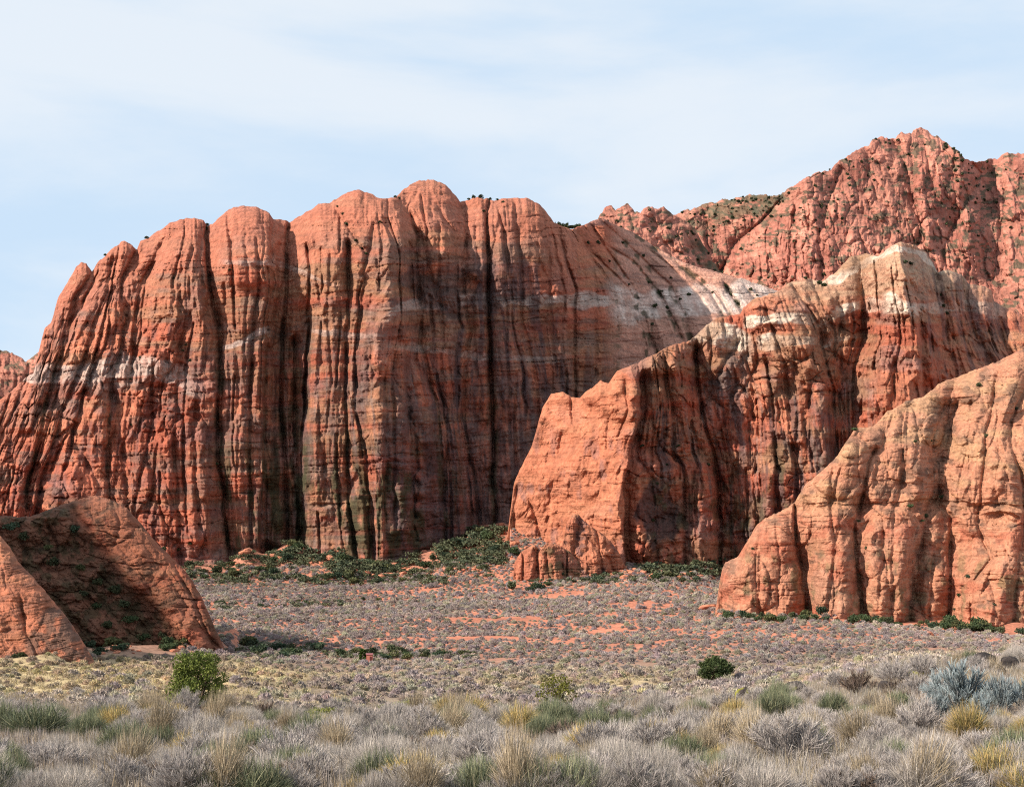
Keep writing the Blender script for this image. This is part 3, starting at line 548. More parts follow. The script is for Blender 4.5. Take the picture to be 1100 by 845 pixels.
SKY_M = [(700, 262), (716, 234), (729, 228), (742, 224), (765, 218), (780, 214), (796, 211), (813, 210), (839, 209), (848, 203), (860, 196), (871, 190), (892, 182), (897, 175), (908, 169), (918, 162), (934, 157), (937, 151), (947, 148), (962, 149), (968, 144), (977, 143), (983, 139), (988, 138), (996, 141), (1006, 147), (1022, 157), (1033, 166), (1042, 173), (1056, 173), (1064, 171), (1070, 171), (1080, 166), (1090, 165), (1100, 164), (1200, 158), (1300, 190)]
CR_M = [([(1042, 173), (1053, 186), (1051, 200), (1038, 216), (1027, 239), (1015, 262), (1010, 300)], 28, 14, 3, 0, 1), ([(960, 150), (975, 190), (982, 215), (990, 240), (985, 270)], 16, 10, 2), ([(840, 212), (815, 240), (790, 262), (775, 290), (770, 320)], 24, 13, 3, 0, 1), ([(755, 222), (762, 245), (772, 262), (776, 300)], 12, 12, 2),
        ([(905, 180), (890, 220), (880, 250), (885, 300)], 16, 10, 2), ([(935, 160), (930, 200), (925, 250), (935, 290)], 7, 9, 2), ([(1075, 180), (1080, 230), (1070, 280), (1080, 330)], 7, 9, 2), ([(855, 215), (850, 250), (846, 300)], 8, 7, 3), ([(870, 230), (868, 270), (870, 310)], 6, 7, 3)]
mount = rock('mountain', 700, 1300, SKY_M, [(700, 400), (1300, 420)], [(700, 1080), (800, 1060), (900, 980), (1050, 1010), (1120, 960), (1300, 900)],
             lambda x, y: 0.75+0.5*sm(1030, 1070, x)+0.5*(1-sm(800, 850, x))*sm(240, 225, y), CR_M, None, 0.7,
             relief=((26, 60, 8), (11, 27, lambda x, y: 6.5-2.0*sm(1040, 1060, x)), (5.5, 11, 2.2)), R=12, capR=1.5, bed=0.6, bedh=6, color=col_far, mat=M_far, back=140, seed=6, topnoise=2.2, warp=1.3, slant=-0.12, joints=(), albedo=.92)
tag(mount.o, 'red rocky mountain dotted with scrub, rising to a peak behind the domes', 'mountain')
SKY_J = [(596, 262), (625, 250), (640, 238), (645, 230), (652, 222), (657, 220), (661, 226), (668, 221), (674, 219), (681, 225), (688, 229), (692, 223), (700, 221), (706, 225), (713, 222), (720, 229), (730, 234), (740, 240), (748, 250), (756, 262), (765, 280), (780, 300), (800, 325)]
ridge = rock('rock_ridge', 596, 800, SKY_J, [(596, 380), (800, 380)], [(596, 900), (680, 880), (740, 900), (800, 960)], 0.8, [([(700, 230), (715, 260), (740, 290)], 6, 8, 2), ([(735, 245), (745, 270), (758, 300)], 6, 8, 2)], None, 0.7,
             relief=((20, 24, 6), (10, 14, 5), (5, 8, 2)), R=10, capR=1.5, bed=0.5, color=col_far, mat=M_far, back=120, seed=7, topnoise=2.0, warp=1.2, joints=(), albedo=.92)
tag(ridge.o, 'jumbled red rock ridge with knobbly crest behind the slanting slickrock slope', 'ridge')
SKY_FL = [(-200, 360), (-60, 372), (0, 376), (8, 377), (15, 380), (22, 384), (28, 388), (34, 383), (41, 379), (60, 372), (90, 380)]
farl = rock('rock_hill', -200, 90, SKY_FL, [(-200, 520), (90, 520)], [(-200, 700), (90, 720)], 0.7, [([(28, 388), (30, 420)], 8, 8, 2)], None, 0.9,
            relief=((22, 30, 6), (10, 16, 5), (5, 8, 2)), R=10, capR=1.5, bed=0.5, color=col_far, mat=M_far, back=120, seed=8, topnoise=2.0, warp=1.2, joints=(), albedo=.92)
tag(farl.o, 'small dark red knobbly hill peeping out past the left end of the cliff', 'hill')
def col_k(px, py, u, s, crease, cellid, cr, seed):
    c = base_col(px, py, u, s, crease, cellid, seed); c = mix(c, np.array([.5, .2, .12]), .4)
    c = mix(c, GRN*1.4, 0.75*sm(575, 592, px)*sm(-0.2, 0.3, fbm(px/8, py/8, 3, 4)))
    return mix(c, VAR, 0.4*crease)
def col_k2(px, py, u, s, crease, cellid, cr, seed):
    c = base_col(px, py, u, s, crease, cellid, seed); c = mix(c, np.array([.5, .22, .13]), .5); c = mix(c, VAR*1.6, .6*sm(.1, .4, fbm(px/12, py/9, 23, 4)))
    return mix(c, VAR, 0.3*crease)
knob = rock('rock_stack', 546, 640, [(546, 640), (550, 628), (553, 604), (560, 592), (572, 584), (580, 590), (588, 583), (600, 585), (612, 592), (625, 606), (640, 640)], [(546, 650), (640, 650)], [(546, 398), (570, 392), (590, 392), (640, 404)], 0.5,
            [([(572, 590), (575, 610), (573, 632)], 4, 4, 3, 8, 10), ([(588, 590), (592, 632)], 4, 4, 3), ([(604, 592), (606, 632)], 4, 4, 2)], None, 0.5, relief=((14, 18, 4), (6, 7, 2.2), (3, 3, .8)), R=10, capR=2, bed=1.2, bedh=4, color=col_k, mat=M_cliff, back=25, seed=9, drop=0.8)
tag(knob.o, 'small brown rock knob with scrub on its right side below the flat sunlit wall', 'outcrop')
pile = rock('rock_fin', 592, 684, [(592, 640), (598, 604), (604, 584), (609, 562), (614, 553), (621, 551), (628, 560), (636, 565), (645, 572), (656, 580), (666, 596), (676, 618), (684, 640)], [(592, 650), (684, 650)], [(592, 412), (610, 404), (640, 402), (684, 414)], 0.35,
            [([(622, 556), (617, 590), (612, 630)], 6, 4, 4, 8, 8), ([(640, 570), (646, 600), (650, 630)], 5, 4, 3), ([(628, 575), (655, 600), (664, 625)], 5, 4, 3), ([(605, 590), (603, 620)], 3, 3, 2)], None, 0.5, relief=((15, 20, 4), (7, 8, 2.2), (3, 3, .8)), R=7, capR=1.6, bed=1.4, bedh=4, joints=(), facet=2.5, color=col_k2, mat=M_cliff, back=18, seed=12, drop=0.6)
tag(pile.o, 'broken leaning slabs piled against the foot of the flat sunlit wall', 'outcrop')

# ------------------------------------------------------------------ ground
def contact(px):
    c = terp(px, D_MAIN)
    c = np.where((px > 548) & (px < 1180), np.minimum(c, terp(px, D_MID)), c)
    c = np.where(px > 772, terp(px, D_R), c)
    return np.where(px < 250, np.interp(px, [-120, 60, 106, 215, 250], [121, 124, 148, 160, 176]), c)
YS = np.array([12, 20, 30, 45, 60, 80, 100, 130, 170, 230, 300, 380, 430, 480, 520, 620, 1000, 7000.])
PX = np.array([-400, 0, 240, 400, 560, 700, 800, 1000, 1400.])
ROWS = np.array([
 [862, 812, 792, 775, 760, 742, 726, 708, 694, 676, 660, 640, 628, 612, 600, 588, 575, 562],
 [862, 812, 792, 776, 762, 744, 727, 709, 695, 676, 660, 640, 628, 610, 596, 588, 575, 562],
 [862, 812, 792, 776, 764, 745, 729, 712, 696, 675, 658, 640, 631, 612, 600, 590, 575, 562],
 [862, 815, 796, 782, 772, 756, 741, 723, 704, 680, 660, 641, 632, 616, 604, 592, 575, 562],
 [862, 815, 796, 780, 770, 754, 740, 722, 703, 680, 657, 634, 606, 585, 575, 570, 568, 562],
 [862, 812, 792, 774, 762, 748, 735, 719, 701, 676, 650, 628, 618, 608, 600, 590, 575, 562],
 [862, 810, 784, 764, 750, 742, 732, 715, 696, 668, 648, 635, 622, 610, 600, 590, 575, 562],
 [862, 806, 768, 736, 714, 712, 709, 703, 693, 672, 656, 645, 630, 612, 600, 590, 575, 562],
 [862, 802, 758, 720, 700, 700, 698, 696, 693, 686, 672, 655, 630, 612, 600, 590, 575, 562]], float)
def ground_row(px, Y):
    ly = np.log(np.clip(Y, 12, 7000)); LY = np.log(YS)
    px = np.clip(px, -400, 1400)
    R = np.array([np.interp(ly, LY, ROWS[i]) for i in range(len(PX))])
    k = np.clip(np.searchsorted(PX, px)-1, 0, len(PX)-2)
    w = (px-PX[k])/(PX[k+1]-PX[k]); w = w*w*(3-2*w)
    ar = np.arange(R.shape[1]) if R.ndim == 2 else None
    Rf = R.reshape(len(PX), -1); kf = np.ravel(k); wf = np.ravel(w); i = np.arange(Rf.shape[1])
    return (Rf[kf, i]*(1-wf)+Rf[kf+1, i]*wf).reshape(np.shape(ly))
def ground_z(X, Y):
    X = np.asarray(X, float); Y = np.asarray(Y, float); Yc = np.maximum(Y, 12)
    px = X/Yc*F+CX
    z = -(ground_row(px, Yc)-HZ)/F*Yc
    z = np.where(Y < 12, z + (12-np.maximum(Y, -40))*0.09, z)
    a = np.clip(Yc/300, 0.05, 1)
    z = z + 0.22*fbm(X/7, Y/7, 5, 3)*np.clip(Yc/30, 0.3, 1) + 1.6*a*fbm(X/45, Y/45, 6, 3)*sm(60, 200, Yc)
    # talus aprons where a wall stands
    pxx = X/Yc*F+CX; cy = contact(pxx); dY = cy-Yc
    h = np.interp(pxx, [0, 250, 262, 540, 560, 760, 772, 1100], [0.9, 0.9, 5.0, 5.0, 3.2, 3.2, 1.1, 1.1])*(0.45+1.0*vn(pxx/26, pxx*0, 17)); fall = np.interp(pxx, [250, 262, 760, 772], [4, 26, 22, 4.5]); base_ = np.interp(pxx, [250, 262, 760, 772], [2, 8, 8, 2.5])
    z = z + h*np.exp(-np.maximum(dY-base_, 0)/fall)*(Yc < cy+40)
    z = z + 3.0*sm(430, 470, Yc)*fbm(X/24, Y/24, 9, 3)
    return z
def ground_at(px, py, ymin=12.5, ymax=560):
    Y = np.exp(np.linspace(math.log(ymin), math.log(ymax), 700)); X = (px-CX)/F*Y
    r = HZ - ground_z(X, Y)/Y*F
    i = np.argmax(r <= py)
    if r[i] > py: i = len(Y)-1
    return np.array([X[i], Y[i], float(ground_z(X[i:i+1], Y[i:i+1])[0])])

q = np.linspace(-1, 1, 621); XS = np.sinh(q*7.2)/np.sinh(7.2)*5200
yy = np.concatenate([np.linspace(-60, 11, 30), np.exp(np.linspace(math.log(12), math.log(7500), 620))])
GXa, GYa = np.meshgrid(XS, yy)
# widen with distance so that the cells stay even on view
GX = np.where(np.abs(GXa) < 5000, GXa, GXa)
Z = ground_z(GX, GYa)
def ground_masks(X, Y):
    Yc = np.maximum(Y, 12); px = X/Yc*F+CX; row = HZ-ground_z(X, Y)/Yc*F
    red = sm(120, 200, Yc)
    n = fbm(X/18, Y/30, 31, 4)
    bare = red*sm(0.28, 0.62, n + 0.45*np.exp(-((px-650)/110)**2-((row-648)/14)**2) + 0.30*np.exp(-((px-400)/130)**2-((row-678)/16)**2) + 0.3*np.exp(-((px-960)/90)**2-((row-697)/6)**2))
    straw = np.exp(-((px-110)/180)**2)*sm(60, 80, Yc)*(1-sm(115, 150, Yc)) + 0.6*sm(50, 70, Yc)*(1-sm(110, 150, Yc))*sm(-0.1, 0.4, fbm(X/8, Y/12, 41, 3))
    return red, bare, np.clip(straw, 0, 1), px, row
red, bare, straw, gpx, grow = ground_masks(GX, GYa)
gc = np.zeros(GX.shape+(3,)) + np.array([.20, .155, .12])
gc = mix(gc, np.array([.46, .37, .21]), straw)
gc = mix(gc, np.array([.42, .165, .105]), red*0.95)
gc = mix(gc, np.array([.34, .16, .11]), red*sm(430, 470, GYa)*0.8)
n0, n1 = GX.shape; idx = np.arange(n0*n1).reshape(n0, n1)
f = np.stack([idx[:-1, :-1], idx[:-1, 1:], idx[1:, 1:], idx[1:, :-1]], -1).reshape(-1, 4)
m, nt, b = newmat('ground', 0.95); N = nt.nodes; L = nt.links
at = N.new('ShaderNodeVertexColor'); at.layer_name = 'Col'; g = N.new('ShaderNodeNewGeometry')
n1_ = N.new('ShaderNodeTexNoise'); n1_.inputs['Scale'].default_value = 1.6; n1_.inputs['Detail'].default_value = 8; L.new(g.outputs['Position'], n1_.inputs['Vector'])
n2_ = N.new('ShaderNodeTexNoise'); n2_.inputs['Scale'].default_value = 0.12; n2_.inputs['Detail'].default_value = 6; L.new(g.outputs['Position'], n2_.inputs['Vector'])
r = N.new('ShaderNodeMapRange'); r.inputs['From Min'].default_value = .3; r.inputs['From Max'].default_value = .7; r.inputs['To Min'].default_value = .65; r.inputs['To Max'].default_value = 1.3; L.new(n1_.outputs['Fac'], r.inputs['Value'])
r2 = N.new('ShaderNodeMapRange'); r2.inputs['From Min'].default_value = .3; r2.inputs['From Max'].default_value = .7; r2.inputs['To Min'].default_value = .75; r2.inputs['To Max'].default_value = 1.2; L.new(n2_.outputs['Fac'], r2.inputs['Value'])
mm = N.new('ShaderNodeMath'); mm.operation = 'MULTIPLY'; L.new(r.outputs[0], mm.inputs[0]); L.new(r2.outputs[0], mm.inputs[1])
vm = N.new('ShaderNodeVectorMath'); vm.operation = 'SCALE'; L.new(at.outputs['Color'], vm.inputs[0]); L.new(mm.outputs[0], vm.inputs['Scale']); L.new(vm.outputs[0], b.inputs['Base Color'])
bp = N.new('ShaderNodeBump'); bp.inputs['Strength'].default_value = .6; bp.inputs['Distance'].default_value = .15; L.new(n1_.outputs['Fac'], bp.inputs['Height']); L.new(bp.outputs['Normal'], b.inputs['Normal'])
ground = link('ground', mesh_np('ground', np.stack([GX, GYa, Z], -1).reshape(-1, 3), f, gc.reshape(-1, 3), m)); tag(ground, 'red sandy valley floor sloping down from the brushy foreground', kind='structure')

SHADE_WALL = ([-135, -133, -131, -130], [165, 112, 94, 62], [74, 80, 38, -10])  # plan and crest of the added wall that shades the left dome
# ------------------------------------------------------------------ plants
def leaf_cloud(n, lobes, leaf, flat=0.6, seed=0, col=(.05, .07, .03), col2=(.10, .12, .05), fill=0.55):
    """small leaf faces on and through several lobes; lobes: (x,y,z,rx,ry,rz)"""
    g = np.random.default_rng(seed); lobes = np.array(lobes, float)
    vol = lobes[:, 3]*lobes[:, 4]*lobes[:, 5]; k = g.choice(len(lobes), n, p=vol/vol.sum())
    d = g.normal(size=(n, 3)); d /= np.linalg.norm(d, axis=1)[:, None]
    rr = (fill + (1-fill)*g.random(n)**0.5) * (0.85+0.3*g.random(n))
    p = lobes[k, :3] + d*rr[:, None]*lobes[k, 3:]
    p[:, 2] = np.abs(p[:, 2])
    a = g.normal(size=(n, 3)) + 0.6*d; a /= np.linalg.norm(a, axis=1)[:, None]
    b = np.cross(a, g.normal(size=(n, 3))); b /= np.linalg.norm(b, axis=1)[:, None]
    s = leaf*(0.6+0.8*g.random(n))[:, None]
    V = np.stack([p-b*s*flat, p+a*s*0.35+b*0, p+b*s*flat, p-a*s], 1)
    c = np.array(col)[None]*(1-0)+0*p; t = g.random(n)[:, None]*0.7 + 0.3*g.random(len(lobes))[k][:, None]
    c = np.array(col)*(1-t)+np.array(col2)*t
    C = np.repeat(c[:, None, :], 4, 1)
    F_ = np.arange(n*4).reshape(n, 4)
    return V.reshape(-1, 3), F_, C.reshape(-1, 3)

def blades(n, R, H, w, seed, cols, lean=0.6, base_r=0.35, curve=0.25, dark=0.45, hpow=0.6, tip=None, tipfrac=0.0, gust=0.0):
    """a tuft of n tapering twigs fanning out of the root crown"""
    g = np.random.default_rng(seed)
    th = g.random(n)*2*np.pi; r0 = base_r*R*np.sqrt(g.random(n)); q = np.sqrt(g.random(n))
    root = np.stack([np.cos(th)*r0, np.sin(th)*r0, np.zeros(n)], 1)
    th2 = th + g.normal(size=n)*0.5; rad = R*q
    h = H*(1-0.62*q**2)*(0.62+0.5*g.random(n))
    end = np.stack([np.cos(th2)*rad+gust*H, np.sin(th2)*rad, h], 1)
    mid = root*0.5+end*0.5 + np.stack([-np.cos(th2)*rad*curve*.4, -np.sin(th2)*rad*curve*.4, h*curve*.5], 1) + g.normal(size=(n, 3))*0.03*H
    up = end-root; side = np.cross(up, g.normal(size=(n, 3))); side /= (np.linalg.norm(side, axis=1)[:, None]+1e-9)
    ww = w*(0.6+0.8*g.random(n))[:, None]
    V = np.stack([root-side*ww*0.8, root+side*ww*0.8, mid-side*ww*0.7, mid+side*ww*0.7, end+side*ww*0.25], 1)
    cols = np.array(cols, float); c = cols[g.integers(0, len(cols), n)]*(0.75+0.5*g.random(n))[:, None]
    C = np.repeat(c[:, None, :], 5, 1); C[:, :2] *= dark; C[:, 2:4] *= (0.5+0.5*dark)**0.5
    if tip is not None:
        k = g.random(n) < tipfrac; C[k, 4] = tip; C[k, 2:4] = np.array(tip)*0.8
    i = np.arange(n)*5
    quads = np.stack([i, i+1, i+3, i+2], 1); tris = np.stack([i+2, i+3, i+4], 1)
    return V.reshape(-1, 3), [quads, tris], C.reshape(-1, 3)

def twigs(n, R, H, w, seed, cols, stems=26, dark=0.5, tip=None, tipfrac=0):
    """woody brush: stems fan out, each carrying a spray of short twigs"""
    g = np.random.default_rng(seed)
    th = g.random(stems)*2*np.pi; q = np.sqrt(g.random(stems)); sx = R*0.8*q
    se = np.stack([np.cos(th)*sx, np.sin(th)*sx, H*(0.85-0.5*q**2)*(0.75+0.35*g.random(stems))], 1)
    k = g.integers(0, stems, n); t = 0.25+0.75*g.random(n)**0.7
    p = se[k]*t[:, None]; p[:, 2] = se[k, 2]*t**0.8
    d = se[k]/np.linalg.norm(se[k], axis=1)[:, None]*0.9 + g.normal(size=(n, 3))*0.42; d[:, 2] += 0.35
    d /= np.linalg.norm(d, axis=1)[:, None]
    l = H*(0.09+0.16*g.random(n))[:, None]; e = p+d*l; e[:, 2] = np.maximum(e[:, 2], 0.03*H)
    side = np.cross(d, g.normal(size=(n, 3))); side /= np.linalg.norm(side, axis=1)[:, None]
    ww = w*(0.6+0.8*g.random(n))[:, None]
    cols = np.array(cols, float); c = cols[g.integers(0, len(cols), n)]*(0.75+0.5*g.random(n))[:, None]
    V1 = np.stack([p-side*ww, p+side*ww, e+side*ww*0.5, e-side*ww*0.5], 1)
    C1 = np.repeat(c[:, None, :], 4, 1); C1[:, :2] *= (dark+0.3)
    if tip is not None:
        kk = g.random(n) < tipfrac; C1[kk, 2:] = tip
    s2 = np.cross(se, g.normal(size=(stems, 3))); s2 /= np.linalg.norm(s2, axis=1)[:, None]
    o = g.normal(size=(stems, 3))*0.06*R; o[:, 2] = 0
    V2 = np.stack([o-s2*w*2, o+s2*w*2, se+s2*w, se-s2*w], 1); C2 = np.repeat((cols.mean(0)*dark)[None, None, :], stems, 0).repeat(4, 1)
    V = np.concatenate([V1, V2]); Cc = np.concatenate([C1, C2]); Fq = np.arange(len(V)*4).reshape(-1, 4)
    return V.reshape(-1, 3), [Fq], Cc.reshape(-1, 3)

def as_mesh(name, t, mat, smooth=False):
    return mesh_np(name, t[0], t[1] if isinstance(t[1], list) else [t[1]], t[2], mat, smooth)

def merge_copies(tmpl, pos, scl, rot, tint, hs=None):
    """many small plants joined into one mesh (ground cover only)"""
    Vs, Fs, Cs = [], {}, []; off = 0
    k = RNG.integers(0, len(tmpl), len(pos))
    for ti, (V, Fl, Cc) in enumerate(tmpl):
        ii = np.where(k == ti)[0]
        if not len(ii): continue
        c, s = np.cos(rot[ii]), np.sin(rot[ii]); sc = scl[ii][:, None]; hz = (hs[ii] if hs is not None else scl[ii])[:, None]
        x = V[None, :, 0]*c[:, None]-V[None, :, 1]*s[:, None]; y = V[None, :, 0]*s[:, None]+V[None, :, 1]*c[:, None]
        W = np.stack([x*sc+pos[ii, 0][:, None], y*sc+pos[ii, 1][:, None], V[None, :, 2]*hz+pos[ii, 2][:, None]], -1)
        Vs.append(W.reshape(-1, 3)); Cs.append((Cc[None]*tint[ii][:, None, :]).reshape(-1, 3))
        for F_ in (Fl if isinstance(Fl, list) else [Fl]):
            a = (F_[None]+(np.arange(len(ii))*len(V))[:, None, None]).reshape(-1, F_.shape[1])+off
            Fs.setdefault(F_.shape[1], []).append(a)
        off += len(ii)*len(V)
    return np.concatenate(Vs), [np.concatenate(v) for v in Fs.values()], np.concatenate(Cs)

def lump(seed, R=0.5, H=0.42, cols=((.20, .18, .155), (.13, .115, .105)), n=46):
    """small rounded desert shrub: a knobbly core bristling with twiglets"""
    g = np.random.default_rng(seed)
    nu, nv = 9, 4; V = [(0, 0, H)]
    for j in range(1, nv+1):
        a = j/nv*1.62
        for i in range(nu):
            t = 2*np.pi*(i+0.5*(j % 2))/nu; k = 0.75+0.4*g.random()
            V.append((R*math.sin(a)*math.cos(t)*k, R*math.sin(a)*math.sin(t)*k, max(-0.06, H*math.cos(a)*k)))
    V = np.array(V)*np.array([.86, .86, .9]); T = [(0, 1+i, 1+(i+1) % nu) for i in range(nu)]; Q = []
    for j in range(nv-1):
        for i in range(nu): Q.append((1+j*nu+i, 1+(j+1)*nu+i, 1+(j+1)*nu+(i+1) % nu, 1+j*nu+(i+1) % nu))
    c = np.array(cols[1])*(0.6+0.7*g.random((len(V), 1)))
    d = g.normal(size=(n, 3)); d[:, 2] = np.abs(d[:, 2])+0.1; d /= np.linalg.norm(d, axis=1)[:, None]
    p = d*np.array([R, R, H])*(0.72+0.1*g.random((n, 1))); e = d*np.array([R, R, H])*(0.95+0.25*g.random((n, 1))) + np.array([0, 0, .04])
    s = np.cross(d, g.normal(size=(n, 3))); s /= np.linalg.norm(s, axis=1)[:, None]
    W = np.stack([p-s*R*.075, p+s*R*.075, e], 1).reshape(-1, 3)
    cc = np.repeat(np.array(cols[0])[None]*(0.7+0.6*g.random((n, 1))), 3, 0)
    T2 = np.arange(n*3).reshape(n, 3)+len(V)
    return np.concatenate([V, W]), [np.array(T+T2.tolist()), np.array(Q)], np.concatenate([c, cc])

# --- valley brush: the largest few hundred stand alone, the rest is ground cover
LUMPS = [lump(s, n=84, cols=cl) for s, cl in enumerate([((.36, .31, .275), (.17, .14, .13)), ((.42, .37, .31), (.19, .16, .14)), ((.30, .27, .26), (.15, .125, .125)), ((.37, .35, .26), (.16, .15, .11)), ((.33, .275, .27), (.16, .13, .13))])]
cand = 90000
Yr = np.sqrt(RNG.random(cand)*(475**2-62**2)+62**2); pxr = RNG.uniform(-60, 1160, cand); Xr = (pxr-CX)/F*Yr
rd, br, stw, _, rowr = ground_masks(Xr, Yr)
clump = fbm(Xr/5, Yr/5, 91, 2)
keep = RNG.random(cand) < (0.95-0.86*br)*(1-0.35*stw)*(0.45+0.75*sm(-0.4, 0.2, clump))
# thin where a rock mass stands
dk = np.interp(pxr, [-60, 250, 260, 760, 775, 1160], [122, 150, 470, 470, 246, 205])
keep &= ~((Yr > dk) & ((pxr < 185)))
keep &= ~((pxr > 775) & (Yr > np.interp(pxr, [775, 870, 980, 1100, 1160], [258, 242, 232, 214, 206])))
Xr, Yr, pxr, clump = Xr[keep], Yr[keep], pxr[keep], clump[keep]
# poisson-like thinning on a jittered grid
yt = np.linspace(50, 500, 900); ct = 1.27*np.clip(yt/260, 0.72, 1.35); kt = np.cumsum((yt[1]-yt[0])/(ct*1.1)); ky = np.floor(np.interp(Yr, yt, kt)).astype(np.int64)
cell = 1.27*np.clip(np.interp(ky, kt, yt)/260, 0.72, 1.35); key = (np.floor(Xr/cell).astype(np.int64)*100003+ky); _, ui = np.unique(key, return_index=True)
Xr, Yr, clump = Xr[ui], Yr[ui], clump[ui]
Zr = ground_z(Xr, Yr)
sc = (0.72+1.25*RNG.random(len(Xr))**2.5)*(0.95+0.25*clump)*np.clip(Yr/260, 0.72, 1.25)
size_px = sc*F/Yr
order = np.argsort(-size_px); big = order[:260]; rest = order[260:]
tint = (0.68+0.5*RNG.random((len(Xr), 1)))*(1+.28*fbm(Xr/14, Yr/20, 93, 3))[:, None]*np.stack([1+0.045*RNG.normal(size=len(Xr)), np.ones(len(Xr)), 1+0.045*RNG.normal(size=len(Xr))], 1)
straw_m = ground_masks(Xr, Yr)[2]; tint = tint*(1+straw_m[:, None]*np.array([.40, .30, -.05]))
P = np.stack([Xr, Yr, Zr], 1)
V, Fl, Cc = merge_copies(LUMPS, P[rest], sc[rest], RNG.random(len(rest))*6.3, tint[rest], sc[rest]*(0.8+0.6*RNG.random(len(rest))))
o = link('valley_scrub', mesh_np('valley_scrub', V, Fl, Cc, M_flat, False)); tag(o, 'grey low scrub covering the red valley floor', kind='stuff')
print('valley', len(Xr))
lm = [as_mesh('scrub_bush', t, M_flat) for t in LUMPS]
for j in big:
    o = link('scrub_bush', lm[random.randrange(5)]); o.location = P[j]; o.scale = (sc[j], sc[j], sc[j]*random.uniform(.8, 1.3)); o.rotation_euler[2] = random.uniform(0, 6.3)
    pj = P[j, 0]/P[j, 1]*F+CX
    zone = 'left' if pj < 370 else ('middle' if pj < 740 else 'right')
    tag(o, f'small grey rounded bush on the nearer {zone} part of the valley floor', 'bush', f'small grey bushes on the {zone} valley floor')

# --- green scrub and junipers at the foot of the cliffs
def lobes(seed, n, rx, h):
    g = np.random.default_rng(seed)
    out = []
    for i in range(n):
        a = g.random()*6.3; r = rx*0.62*math.sqrt(g.random()); s = g.uniform(.3, .5)
        out.append((math.cos(a)*r, math.sin(a)*r, h*g.uniform(.35, .72), rx*s, rx*s, h*g.uniform(.22, .34)))
    return out
def bush_mesh(name, seed, n=420, rx=1.0, h=1.2, leaf=0.13, c1=(.035, .055, .025), c2=(.085, .105, .045), nl=9):
    return as_mesh(name, leaf_cloud(n, lobes(seed, nl, rx, h), leaf, seed=seed, col=c1, col2=c2, fill=.45), M_veg)
GB = [bush_mesh('green_bush', s, 520, 1.0, 1.15, .15, c1, c2) for s, (c1, c2) in enumerate([((.035, .06, .03), (.08, .11, .05)), ((.04, .055, .03), (.10, .115, .06)), ((.03, .055, .035), (.07, .10, .06)), ((.06, .075, .035), (.13, .135, .06))])]
GBfar = [bush_mesh('juniper', 20+s, 130, 1.0, 1.3, .30, (.025, .04, .022), (.06, .075, .035)) for s in range(3)]
def put(me, name, p, w, h=None, label=None, cat='bush', group=None):
    o = link(name, me); o.location = p; h = h or w
    o.scale = (w, w, h); o.rotation_euler[2] = random.uniform(0, 6.3); tag(o, label, cat, group); return o
# (px, row, half width px, height px, n, spread x, spread row, label)
patches = [
 (255, 612, 60, 10, 34, 'dark green bush under the black cracks at the left foot of the cliff'),
 (335, 590, 26, 16, 16, 'dark green bush in the shaded corner below the deep black gully'),
 (400, 598, 34, 12, 20, 'green bush on the mound at the middle foot of the cliff'),
 (500, 588, 38, 16, 34, 'dark bush in the shaded corner between the cliff and the sunlit wall'),
 (440, 612, 60, 8, 22, 'green bush on the scree below the cliff'),
 (350, 622, 120, 6, 26, 'green bush along the upper edge of the valley floor'),
 (545, 600, 30, 14, 14, 'small bush among the scree boulders'),
 (625, 612, 34, 12, 26, 'dark bush around the small brown rock knob'),
 (735, 600, 45, 13, 46, 'green bush on the shaded mound between the butte and the right outcrop'),
 (700, 622, 60, 4, 12, 'low bush at the foot of the shaded mound'),
 (575, 632, 40, 5, 10, 'bush in front of the small brown rock knob'),
]
def place_patch(cx, cy, sx, sy, n, lab, wpx=(5, 11), ymin=300):
    for i in range(int(n*.5+.5)):
        px = cx+random.uniform(-sx, sx); py = cy+random.uniform(-sy, sy)
        p = ground_at(px, py, ymin); w = random.uniform(*wpx)*.8*p[1]/F
        put(random.choice(GB), 'green_bush', p-np.array([0, 0, .15]), w, w*random.uniform(.8, 1.2), lab, 'bush', lab.replace('bush', 'bushes', 1))
for pt in patches: place_patch(*pt)
def foot_patch(x0, x1, n, o0, o1, lab, wpx, mesh=None):
    for i in range(n):
        px = random.uniform(x0, x1); Y = contact(np.array([px]))[0]-random.uniform(o0, o1); X = (px-CX)/F*Y; z = float(ground_z(np.array([X]), np.array([Y]))[0])
        w = random.uniform(*wpx)*Y/F; put(random.choice(GB), 'green_bush', np.array([X, Y, z-.1*w]), w, w*random.uniform(.8, 1.3), lab, 'bush', lab.replace('bush', 'bushes', 1))
foot_patch(776, 862, 16, 2, 9, 'green bush at the left foot of the right outcrop', (4, 8))
foot_patch(862, 1000, 24, 2, 9, 'green bush under the middle of the right outcrop', (4, 8))
foot_patch(1000, 1045, 16, 2, 14, 'green bush at the bouldery notch of the right outcrop', (5, 9))
foot_patch(1045, 1110, 12, 2, 12, 'grey green bush under the right end of the outcrop', (6, 10))
foot_patch(100, 235, 12, 2, 8, 'dark bush along the foot of the shaded left dome', (5, 9))
rowb = [
 (300, 700, 48, 6, 22, 'dark bush in the long thicket across the left valley floor', (8, 15)),
 (395, 704, 40, 4, 18, 'dark bush in the thicket beside the small red box', (7, 12)),
 (470, 706, 42, 3, 18, 'dark bush at the right end of the valley thicket', (6, 10)),
 (320, 650, 40, 3, 9, 'green bush high on the left valley floor', (4, 6)),
 (240, 652, 14, 3, 5, 'green bush beside the near left dome', (4, 7)),
 (398, 647, 14, 2, 4, 'green bush high in the middle of the valley floor', (4, 6)),
 (15, 704, 24, 3, 10, 'dark bush at the foot of the red lobe by the left edge', (6, 10)),
 (850, 640, 6, 2, 2, 'green bush by the low rock slab', (4, 6)),
]
